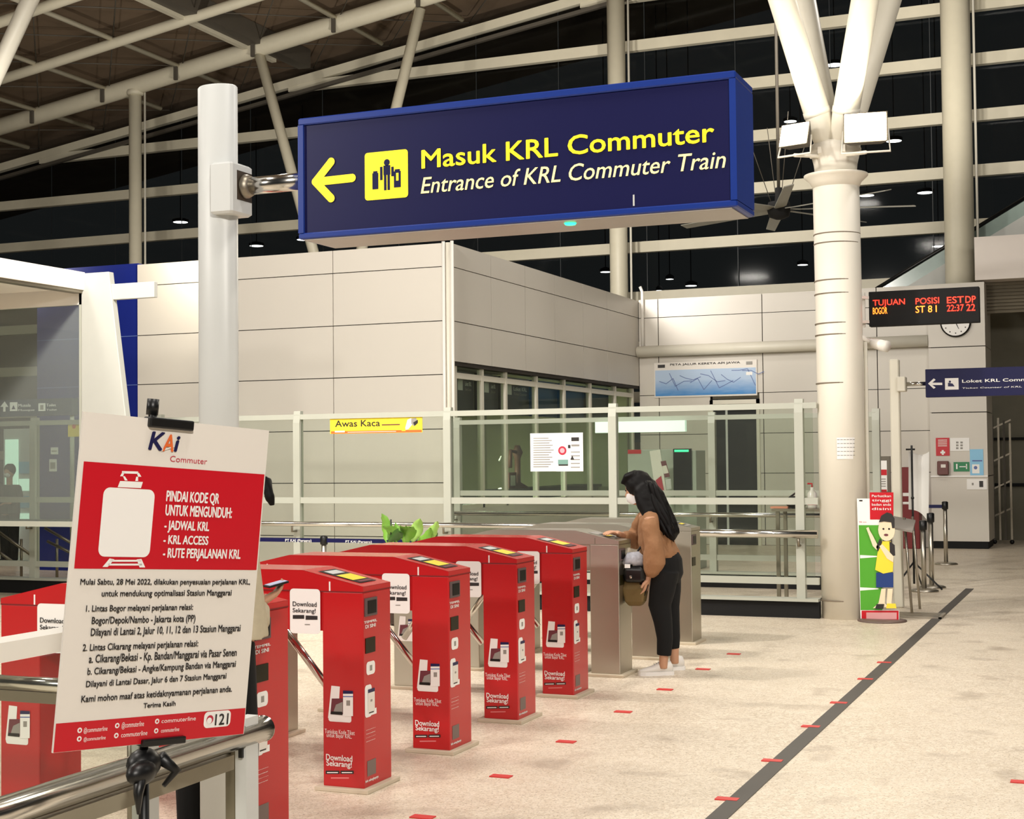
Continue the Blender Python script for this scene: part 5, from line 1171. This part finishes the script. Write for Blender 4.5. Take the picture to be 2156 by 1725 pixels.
# escalator rising behind the right wall
YE = 29.0
t = thing('escalator', (at(1990, 560, Y=YE).x, YE, 0), 'escalator with glass sides rising to the right in the dark, above the LED board', 'escalator')
e0, e1, e2 = at(1815, 628, Y=YE), at(2010, 512, Y=YE), at(2180, 405, Y=YE)
b = MB(); dz = .45; b.prism([(e0.x, YE, e0.z-.75), (e2.x, YE, e2.z-.75), (e2.x, YE, e2.z-.3), (e0.x, YE, e0.z-.3)], (0, .9, 0), FINM); fix(b.build('truss_cladding', t))
b = MB(); b.prism([(e0.x, YE+.05, e0.z-.3), (e2.x, YE+.05, e2.z-.3), (e2.x, YE+.05, e2.z), (e0.x, YE+.05, e0.z)], (0, .01, 0), M('escalator_glass', (150, 168, 160), .15, noise=.1)); fix(b.build('balustrade', t))
b = MB(); b.tube([(e0.x, YE+.055, e0.z+.02), (e2.x, YE+.055, e2.z+.02)], .04, BLACK, 8); b.build('handrail', t)
# base for the escalator so it rests on the structure below
b = MB(); b.box((e1.x-1.2, YE+.1, 0), (e1.x-.8, YE+.8, e1.z-1.3), FINM); b.build('support_leg', t)
# folding gate at the recess
q = at(2105, 1150, Z=0)
q.y = 28.3; q.x = at(2106, 1000, Y=28.3).x
t = thing('folding_gate', (q.x, q.y, 0), 'dark folded metal gate on castors beside the right pillar', 'gate')
for k in range(4):
    b = MB(); x = q.x-.14+k*.10; b.box((x, q.y+.05*(k % 2), .07), (x+.035, q.y+.05*(k % 2)+.035, 2.35-.05*k), DINOX if k % 2 else GIRDER); b.build('upright', t)
b = MB()
for z in (.5, 1.0, 1.5, 2.1): b.bar((q.x-.14, q.y+.03, z), (q.x+.2, q.y+.03, z+.16), .02, .03, DINOX)
b.build('lattice', t)
for k in (0, 3): b = MB(); b.lathe((q.x-.12+k*.10, q.y+.02, .04), [(.04, -.015), (.04, .015)], BLACK, 14, 'Y'); b.build('castor', t)
# ---------------------------------------------------------------- people
def hand(parent, wrist, dirn, palm_n, size, m, curl=.5, side=1, name='hand'):
    # five fingers of different lengths on a palm; dirn: finger direction, palm_n: palm normal, side: thumb side
    w_ = Vector(wrist); d = Vector(dirn).normalized(); n = Vector(palm_n); n = (n-d*n.dot(d)).normalized(); s_ = d.cross(n)*side
    b = MB(); b.tube([w_-d*.02, w_+d*.02, w_+d*.075*size/.17, w_+d*.09*size/.17], [(.022, .028), (.018, .036), (.015, .040), (.010, .034)], m, 12, up=n)
    k = size/.17
    for i, (o_, L) in enumerate(((.028, .066), (.010, .076), (-.010, .070), (-.028, .054))):
        p = w_+d*.085*k+s_*o_*k; c1 = curl*.9; c2 = curl*1.5
        d1 = (d*math.cos(c1)+n*math.sin(c1)); d2 = (d*math.cos(c2)+n*math.sin(c2))
        b.tube([p-d*.015, p, p+d1*L*.5*k, p+d1*L*.5*k+d2*L*.5*k], [.0085*k, .009*k, .0082*k, .006*k], m, 8, up=n)
    p = w_+d*.022*k+s_*.03*k; td = (d*.6+s_*.65+n*.35*curl).normalized(); b.tube([p-td*.02, p+td*.03*k, (p+td*.03*k)+(td*.6+d*.6).normalized()*.03*k], [.013*k, .011*k, .007*k], m, 8, up=n)
    return b
WY = 10.96
def W(px, py, dy=0.0): return at(px, py, Y=WY+dy)
wc = W(1395, 1418)
t = thing('person', (wc.x, WY, 0), 'woman in brown sweater and black trousers, long dark hair, white mask, tapping the gate reader', 'person')
# body: head, neck, trunk, legs and arms in one skin
NEAR, FAR = -.085, .085
b = MB()
hc = W(1343, 1030)
fd = Vector((-.94, -.05, -.33)).normalized(); upv = Vector((-.33, 0, .94)).normalized(); sdv = upv.cross(fd)
rot = Matrix((fd, sdv, upv)).transposed()
b.ball(hc, (.096, .076, .118), SKIN, 20, rot)
b.ball(hc+fd*.035-upv*.05, (.065, .058, .066), SKIN, 16, rot)
b.tube([hc+fd*.085+upv*.015, hc+fd*.108-upv*.022, hc+fd*.09-upv*.03], [.010, .014, .012], SKIN, 8)
for sg in (-1, 1): b.ball(hc+sdv*sg*.076-upv*.01-fd*.005, (.018, .009, .028), SKIN, 8, rot)
neck0, neck1 = W(1366, 1082), W(1352, 1056)
b.tube([neck0-Vector((0, 0, .05)), neck0, neck1], [.062, .050, .050], SKIN, 14)
b.tube([W(1365, 1078), W(1374, 1105), W(1390, 1150), W(1402, 1185), W(1405, 1205)], [(.13, .07), (.155, .095), (.13, .095), (.15, .115), (.13, .10)], SKIN, 18)
for dy, pts in ((NEAR, [(1404, 1200), (1392, 1260), (1392, 1290), (1402, 1330), (1398, 1378), (1396, 1408)]), (FAR, [(1406, 1200), (1410, 1260), (1410, 1285), (1414, 1325), (1420, 1365), (1420, 1398)])):
    b.tube([W(x, y, dy) for x, y in pts], [.088, .072, .056, .052, .036, .034], SKIN, 14)
# near arm hanging, far arm reaching to the reader
sN, sF = W(1368, 1090, -.165), W(1362, 1090, .165)
b.tube([sN, W(1376, 1140, -.20), W(1372, 1180, -.19), W(1366, 1216, -.175)], [.048, .040, .035, .024], SKIN, 12)
b.tube([sF, W(1338, 1138, .16), W(1318, 1131, .05), W(1300, 1124, -.10)], [.046, .038, .032, .023], SKIN, 12)
o = b.build('body', t); remesh(fix(o), .009, 3)
b = hand(t, W(1365, 1218, -.172), W(1358, 1250, -.17)-W(1366, 1216, -.175), (-1, .1, .1), .185, SKIN, .55, -1); o = b.build('hand', t); remesh(fix(o), .0042, 1)
b = hand(t, W(1298, 1123, -.11), W(1272, 1119, -.24)-W(1298, 1123, -.10), (0, 0, -1), .165, SKIN, .35, 1); o = b.build('hand', t); remesh(fix(o), .0042, 1)
# eyes and mask
b = MB()
for sg in (-1, 1): b.ball(hc+fd*.086+sdv*sg*.032+upv*.018, (.008, .013, .007), INK, 8, rot)
b.build('eyes', t)
b = MB(); rings = []
for i, (f_, s_, z_) in enumerate(((.088, .058, .002), (.112, .050, -.030), (.112, .046, -.066), (.085, .044, -.100))):
    rings.append([hc+fd*(f_*math.cos(a)-.02*(1-math.cos(a)))+sdv*(s_+.022)*math.sin(a)+upv*z_ for a in [(-1.25+2.5*k/10) for k in range(11)]])
vs = [p for r in rings for p in r]+[p-fd*.004 for r in rings for p in r]; N_ = 44
fs = [(i*11+j, i*11+j+1, (i+1)*11+j+1, (i+1)*11+j) for i in range(3) for j in range(10)]; b.raw(vs, fs+[tuple(N_+k for k in f) for f in fs], MASK, True)
for sg in (-1, 1): b.tube([hc+fd*.02+sdv*sg*.076-upv*.01, hc-fd*.005+sdv*sg*.084+upv*.01], .003, MASK, 6)
b.build('face_mask', t)
# hair
b = MB()
b.ball(hc-fd*.022+upv*.022, (.112, .094, .118), HAIR, 20, rot)
b.tube([hc+fd*.098+upv*.075, hc+fd*.05+upv*.115, hc-fd*.03+upv*.11], [(.05, .018), (.07, .03), (.08, .04)], HAIR, 12)
for (pts, rr) in (([(1348, 1012, -.01), (1358, 1026, -.03), (1366, 1052, -.05), (1382, 1085, -.07), (1402, 1112, -.07), (1414, 1126, -.07), (1418, 1138, -.06)], [.03, .075, .085, .078, .062, .042, .012]),
                  ([(1350, 1010, .01), (1362, 1024, .03), (1378, 1048, .03), (1396, 1082, .02), (1412, 1108, .0), (1420, 1124, -.01), (1419, 1136, -.02)], [.03, .075, .085, .076, .062, .045, .012]),
                  ([(1344, 1016, -.05), (1346, 1034, -.075), (1352, 1058, -.095), (1364, 1082, -.11), (1378, 1100, -.12), (1384, 1112, -.12)], [.02, .045, .05, .05, .035, .01]),
                  ([(1350, 1030, .075), (1354, 1058, .09), (1366, 1085, .1), (1384, 1104, .1)], [.045, .05, .045, .012]),
                  ([(1396, 1090, -.09), (1410, 1112, -.1), (1406, 1126, -.1), (1408, 1134, -.1)], [.04, .035, .022, .006])):
    b.tube([W(*p) for p in pts], rr, HAIR, 12)
o = b.build('hair', t); remesh(fix(o), .010, 2)
dsp = bpy.data.textures.new('hair_waves', 'CLOUDS'); dsp.noise_scale = .05
md = o.modifiers.new('waves', 'DISPLACE'); md.texture = dsp; md.strength = .012; md.mid_level = .5
rs_ = random.Random(11); b = MB()
for k in range(26):
    f = k/25; dy = -.13+.22*rs_.random(); x0 = 1356+22*f; y0 = 1012+10*rs_.random(); x1 = 1376+46*f; y1 = 1106+30*f+6*rs_.random(); ph = rs_.random()*6
    pts = [W(x0+(x1-x0)*s+5.0*math.sin(s*9+ph)*s, y0+(y1-y0)*s, dy*(.55+.45*s)-.02+.012*math.sin(s*7+ph)) for s in [i/9 for i in range(10)]]
    b.tube(pts, [.012, .02, .024, .026, .026, .025, .023, .020, .014, .003], HAIR, 8)
b.build('loose_strands', o)
# sweater
b = MB()
b.tube([W(1361, 1074), W(1368, 1090), W(1374, 1112), W(1384, 1145), W(1388, 1168)], [(.085, .062), (.165, .085), (.175, .118), (.18, .135), (.172, .140)], SWEATER, 24)
b.tube([sN+Vector((0, .05, .01)), W(1369, 1112, -.195), W(1376, 1150, -.215), W(1378, 1185, -.205), W(1372, 1203, -.19), W(1368, 1214, -.178)], [.062, .066, .075, .088, .066, .036], SWEATER, 18)
b.tube([sF+Vector((0, -.05, .01)), W(1346, 1118, .18), W(1334, 1138, .15), W(1322, 1134, .06), W(1313, 1129, -.01)], [.062, .070, .078, .062, .036], SWEATER, 16)
b.tube([W(1404, 1150), W(1412, 1166), W(1416, 1178)], [(.15, .06), (.155, .06), (.13, .045)], SWEATER, 16)
o = b.build('sweater', t); remesh(fix(o), .010, 3)
dsp = bpy.data.textures.new('cloth_folds', 'CLOUDS'); dsp.noise_scale = .10
md = o.modifiers.new('folds', 'DISPLACE'); md.texture = dsp; md.strength = .028; md.mid_level = .5
# trousers
b = MB()
b.tube([W(1394, 1160), W(1404, 1185), W(1407, 1208), W(1405, 1225)], [(.145, .105), (.165, .118), (.165, .112), (.14, .09)], TROUS, 20)
b.tube([W(x, y, NEAR) for x, y in ((1402, 1200), (1394, 1245), (1389, 1275), (1396, 1310), (1400, 1345), (1398, 1380))], [.105, .098, .088, .072, .062, .056], TROUS, 16)
b.tube([W(x, y, FAR) for x, y in ((1406, 1200), (1408, 1245), (1409, 1280), (1413, 1315), (1416, 1342), (1416, 1366))], [.105, .095, .08, .068, .06, .054], TROUS, 16)
o = b.build('trousers', t); remesh(fix(o), .010, 3)
# shoes
def shoe(px_toe, px_heel, py, dy, mname):
    toe, heel = at(px_toe, py, Z=0), at(px_heel, py-2, Z=0); d = (toe-heel); L = d.length; d.normalize(); s_ = Vector((-d.y, d.x, 0)); b = MB(); b2 = MB()
    def ring(u, hw, z0, z1, k=12):
        c = heel+d*L*u; r = []
        for i in range(k):
            a = 2*PI*i/k; r.append(c+s_*hw*math.cos(a)+Vector((0, 0, (z0+z1)/2+(z1-z0)/2*math.sin(a))))
        return r
    b.loft([ring(.02, .022, .03, .07), ring(.08, .034, .02, .105), ring(.28, .037, .02, .115), ring(.42, .038, .02, .098), ring(.6, .042, .02, .075), ring(.82, .040, .02, .055), ring(.95, .028, .022, .045), ring(.99, .012, .026, .036)], SHOE, True)
    prof = [(0, .026), (.06, .037), (.3, .038), (.6, .045), (.82, .043), (.96, .028), (1, .012)]
    top = [heel+d*L*u+s_*h for u, h in prof]+[heel+d*L*u-s_*h for u, h in reversed(prof)]
    b2.loft([[p+Vector((0, 0, .0)) for p in top], [p+Vector((0, 0, .028)) for p in top]], WPRINT)
    o = b.build('shoe', t); b2.build('sole', o)
    b3 = MB()
    for u in (.42, .48, .54): c = heel+d*L*u; z = .098-(u-.42)*.13; b3.tube([c+s_*.022+Vector((0, 0, z)), c-s_*.022+Vector((0, 0, z))], .003, GREYP, 6)
    b3.build('laces', o)
shoe(1344, 1418, 1423, 0, 'near'); shoe(1388, 1441, 1412, 0, 'far')
# phone, bags, scarf held by the woman
q = W(1355, 1240, -.20)
t = thing('phone', (q.x, q.y, q.z-.06), 'dark phone hanging in the lowered left hand of the woman in brown', 'phone')
b = MB(); c0, c1 = W(1357, 1228, -.185), W(1349, 1252, -.185); b.bar(c1, c0, .012, .07, BLACK, (1, 0, .2)); bevel(b.build('case', t), .003); b = MB(); b.bar(c1+(c0-c1)*.06+Vector((-.0, -.0065, 0)), c0-(c0-c1)*.06+Vector((0, -.0065, 0)), .001, .06, SCREEN, (1, 0, .2)); b.build('screen', t)
q = W(1335, 1210, -.17)
t = thing('handbag', (q.x, q.y, q.z-.09), 'black shoulder bag hanging in front of the woman in brown', 'bag')
b = MB(); a_, c_ = W(1316, 1226, -.17), W(1362, 1192, -.17); b.cbox((a_.x, q.y-.06, a_.z), (c_.x, q.y+.06, c_.z), BLACK, .02); o = bevel(b.build('body', t), .012)
b = MB(); b.tube([(a_.x+.03, q.y, c_.z), W(1350, 1150, -.12), W(1368, 1092, -.13)], .008, BLACK, 8); b.build('strap', t)
b = MB(); pp_ = W(1333, 1214, -.17); b.ball((pp_.x, q.y-.062, pp_.z), (.012, .006, .014), CHROME, 10); b.build('clasp', t); b = MB(); a2, c2 = W(1321, 1195, -.17), W(1332, 1187, -.17); b.box((a2.x, q.y-.066, a2.z), (c2.x, q.y-.06, c2.z), WPRINT); b.build('tag', t)
q = W(1338, 1180, -.17)
t = thing('folded_scarf', (q.x, q.y, q.z-.05), 'pale grey patterned cloth draped over the black shoulder bag', 'scarf')
SCARF = M('scarf_cloth', (182, 184, 194), .9, noise=.35, scale=55)
b = MB(); b.tube([W(1318, 1186, -.17), W(1328, 1176, -.18), W(1340, 1176, -.18), W(1352, 1184, -.12), W(1358, 1190, -.12)], [(.05, .03), (.06, .05), (.06, .055), (.055, .045), (.03, .02)], SCARF, 14); b.tube([W(1322, 1160, -.15), W(1323, 1175, -.09), W(1321, 1190, -.17)], [(.03, .02), (.045, .035), (.04, .03)], M('cream_cloth', (214, 206, 186), .9, noise=.15, scale=40), 12); o = b.build('cloth', t); 
dsp = bpy.data.textures.new('scarf_folds', 'CLOUDS'); dsp.noise_scale = .04; md = o.modifiers.new('folds', 'DISPLACE'); md.texture = dsp; md.strength = .02
q = W(1332, 1250, -.15)
t = thing('tote_bag', (q.x, q.y, q.z-.1), 'olive brown bag hanging below the black shoulder bag', 'bag')
TOTE = M('tote_brown', (108, 88, 48), .7, noise=.12)
b = MB(); b.loft([[W(px, 1276, -.15)+Vector((0, dy_, 0)) for px, dy_ in ((1326, -.03), (1352, -.03), (1352, .03), (1326, .03))], [W(px, 1266, -.15)+Vector((0, dy_, 0)) for px, dy_ in ((1319, -.05), (1358, -.05), (1358, .05), (1319, .05))], [W(px, 1240, -.15)+Vector((0, dy_, 0)) for px, dy_ in ((1314, -.055), (1362, -.055), (1362, .055), (1314, .055))], [W(px, 1222, -.15)+Vector((0, dy_, 0)) for px, dy_ in ((1316, -.03), (1358, -.03), (1358, .03), (1316, .03))]], TOTE); bevel(b.build('body', t), .015, 3)
b = MB(); b.tube([W(1322, 1224, -.15), W(1328, 1214, -.02), W(1350, 1224, -.15)], .006, TOTE, 8); b.build('handle', t)
# ---------------------------------------------------------------- person behind the poster
VY = 5.28
def Q(px, py, dy=0.0): return at(px, py, Y=VY+dy)
vc_ = Q(478, 1700)
t = thing('person', (vc_.x, VY, 0), 'person in black behind the poster, holding out a phone in a beige sleeved arm', 'person')
hc2 = Q(516, 1012, .0); hc2.z = max(hc2.z, 1.56)
bx = Q(452, 1250).x
b = MB(); b.ball(hc2, (.076, .092, .115), SKIN, 18); b.ball(hc2+Vector((0, .03, -.05)), (.058, .065, .065), SKIN, 14)
b.tube([hc2+Vector((0, .09, -.0)), hc2+Vector((0, .112, -.03)), hc2+Vector((0, .095, -.04))], [.010, .014, .012], SKIN, 8)
for sg in (-1, 1): b.ball(hc2+Vector((sg*.076, 0, -.01)), (.009, .018, .028), SKIN, 8)
b.tube([(hc2.x-.03, VY, 1.36), (hc2.x-.01, VY, 1.44), hc2-Vector((0, 0, .06))], [.065, .052, .05], SKIN, 12)
b.tube([(bx, VY, .85), (bx, VY, 1.0), (bx+.01, VY, 1.2), (bx+.02, VY, 1.36), (hc2.x-.03, VY, 1.42)], [(.12, .145), (.10, .125), (.11, .145), (.09, .16), (.05, .06)], SKIN, 18, up=(0, 1, 0))
for sg, xk in ((-1, -.10), (1, .09)): b.tube([(bx+sg*.07, VY, .88), (bx+xk, VY+.0, .48), (bx+xk*1.15, VY-.02*sg, .09)], [.085, .055, .036], SKIN, 12)
elb = Q(534, 1345, .0); wr = Q(549, 1270, .12)
b.tube([(bx+.14, VY, 1.34), elb, wr], [.05, .042, .025], SKIN, 12); b.tube([(bx-.15, VY, 1.34), (bx-.19, VY+.02, 1.06), (bx-.16, VY+.14, .86)], [.05, .04, .026], SKIN, 12)
o = b.build('body', t); remesh(fix(o), .010, 3)
b = hand(t, wr, Q(586, 1246, .19)-wr, (-.25, -.1, 1), .16, SKIN, .45, -1); o = b.build('hand', t); remesh(fix(o), .0045, 1)
b = hand(t, (bx-.16, VY+.15, .85), (0, .3, -1), (1, 0, 0), .17, SKIN, .5, 1); o = b.build('hand', t); remesh(fix(o), .0045, 1)
b = MB(); 
for sg in (-1, 1): b.ball(hc2+Vector((sg*.03, .084, .015)), (.012, .007, .007), INK, 8)
b.build('eyes', t)
b = MB(); b.ball(hc2+Vector((0, -.015, .025)), (.092, .104, .112), HAIR, 18)
tl = [Q(556, 1015, -.06), Q(564, 1030, -.08), Q(568, 1048, -.08), Q(574, 1066, -.07)]
b.tube(tl, [.035, .020, .022, .010], HAIR, 10); o = b.build('hair', t); remesh(fix(o), .009, 2)
BEIGE = M('beige_sleeve', (196, 184, 158), .85, noise=.12, scale=30, bump=.2)
b = MB(); sh_ = Vector((bx+.125, VY, 1.35)); b.tube([sh_, elb+Vector((.0, 0, -.005)), elb+(wr-elb)*.45, elb+(wr-elb)*.92], [.07, .066, .056, .042], BEIGE, 16); b.tube([(bx-.14, VY, 1.35), (bx-.19, VY+.02, 1.06), (bx-.165, VY+.12, .89)], [.07, .06, .042], BEIGE, 14)
o = b.build('sleeves', t); remesh(fix(o), .010, 3)
b = MB(); b.tube([(bx, VY, .90), (bx+.01, VY, 1.2), (bx+.02, VY, 1.36), (hc2.x-.03, VY, 1.42)], [(.12, .14), (.125, .15), (.11, .155), (.07, .08)], TROUS, 18); o = b.build('vest', t); remesh(fix(o), .010, 3)
b = MB(); b.tube([(bx, VY, .80), (bx, VY, .90), (bx, VY, 1.02)], [(.13, .155), (.135, .165), (.13, .16)], TROUS, 18)
for sg, xk in ((-1, -.105), (1, .115)): b.tube([(bx+sg*.075, VY, .90), (bx+xk, VY, .48), (bx+xk*1.1, VY-.02*sg, .07)], [.105, .085, .072], TROUS, 14)
o = b.build('trousers', t); remesh(fix(o), .010, 3)
for sg, xk in ((-1, -.115), (1, .126)):
    b = MB(); c = Vector((bx+xk, VY-.02*sg, 0)); b.loft([[c+Vector((hw_*math.cos(2*PI*k/12), u_, (z0_+z1_)/2+(z1_-z0_)/2*math.sin(2*PI*k/12))) for k in range(12)] for u_, hw_, z0_, z1_ in ((-.07, .03, 0.004, .07), (0, .04, .002, .10), (.08, .045, .002, .07), (.15, .04, .002, .05), (.19, .02, .004, .03))], BLACK, True); b.build('shoe', t)
pd = Q(578, 1230, .2)
t = thing('phone', (pd.x, pd.y, pd.z), 'phone with pale screen held out flat toward the nearest gate by the hidden person', 'phone')
b = MB(); c0, c1 = Q(560, 1236, .14), Q(602, 1224, .21); b.bar(c0, c1, .075, .009, BLACK); bevel(b.build('case', t), .002); b = MB(); n_ = Vector((0, 0, .0055)); b.bar(c0+(c1-c0)*.06+n_, c1-(c1-c0)*.06+n_, .066, .001, M('phone_screen', (170, 178, 210), .2, emit=(160, 170, 210), es=.35, noise=0)); b.build('screen', t)
# ---------------------------------------------------------------- distant person behind the left glass
DY = 19.5; hp = at(20, 993, Y=DY)
t = thing('person', (hp.x, DY, 0), 'distant person in dark grey jacket behind the barrier at the far left edge', 'person')
GREYC = M('grey_jacket', (70, 76, 72), .85, noise=.15, scale=30)
x = hp.x; s_ = hp.z/1.6
b = MB(); b.ball((x, DY, hp.z), (.08, .095, .115), SKIN, 14); b.ball((x, DY-.035, hp.z-.04), (.06, .065, .065), SKIN, 12); b.tube([(x, DY-.09, hp.z), (x, DY-.11, hp.z-.03)], [.01, .013], SKIN, 8)
b.tube([(x, DY, hp.z-.26), (x, DY, hp.z-.06)], .052, SKIN, 10); b.tube([(x, DY, .8), (x, DY, 1.1), (x, DY, hp.z-.24)], [(.12, .15), (.11, .14), (.09, .17)], SKIN, 14)
for sg in (-1, 1): b.tube([(x+sg*.08, DY, .85), (x+sg*.09, DY, .45), (x+sg*.09, DY, .08)], [.08, .055, .036], SKIN, 10); b.tube([(x+sg*.17, DY, hp.z-.27), (x+sg*.22, DY, 1.05), (x+sg*.16, DY-.18, 1.0)], [.05, .04, .028], SKIN, 10)
o = b.build('body', t); remesh(fix(o), .012, 2)
for sg in (-1, 1): b = hand(t, (x+sg*.15, DY-.19, 1.0), (-sg*.4, -1, 0), (0, 0, -1), .17, SKIN, .4, sg); o = b.build('hand', t); remesh(fix(o), .005, 1)
b = MB(); b.ball((x, DY+.012, hp.z+.03), (.095, .102, .11), HAIR, 14); b.build('hair', t)
b = MB(); b.ball((x, DY-.05, hp.z-.055), (.058, .062, .05), MASK, 12); b.build('face_mask', t)
b = MB(); b.tube([(x, DY, .82), (x, DY, 1.1), (x, DY, hp.z-.22)], [(.15, .19), (.14, .18), (.11, .2)], GREYC, 14)
for sg in (-1, 1): b.tube([(x+sg*.16, DY, hp.z-.26), (x+sg*.23, DY, 1.05), (x+sg*.165, DY-.16, 1.0)], [.07, .062, .045], GREYC, 10)
o = b.build('jacket', t); remesh(fix(o), .012, 2)
b = MB()
for sg in (-1, 1): b.tube([(x+sg*.08, DY, .92), (x+sg*.09, DY, .45), (x+sg*.09, DY, .05)], [.11, .085, .07], TROUS, 12)
o = b.build('trousers', t); remesh(fix(o), .012, 2)
for sg in (-1, 1): b = MB(); b.ball((x+sg*.09, DY-.06, .04), (.045, .13, .04), BLACK, 12); b.build('shoe', t)
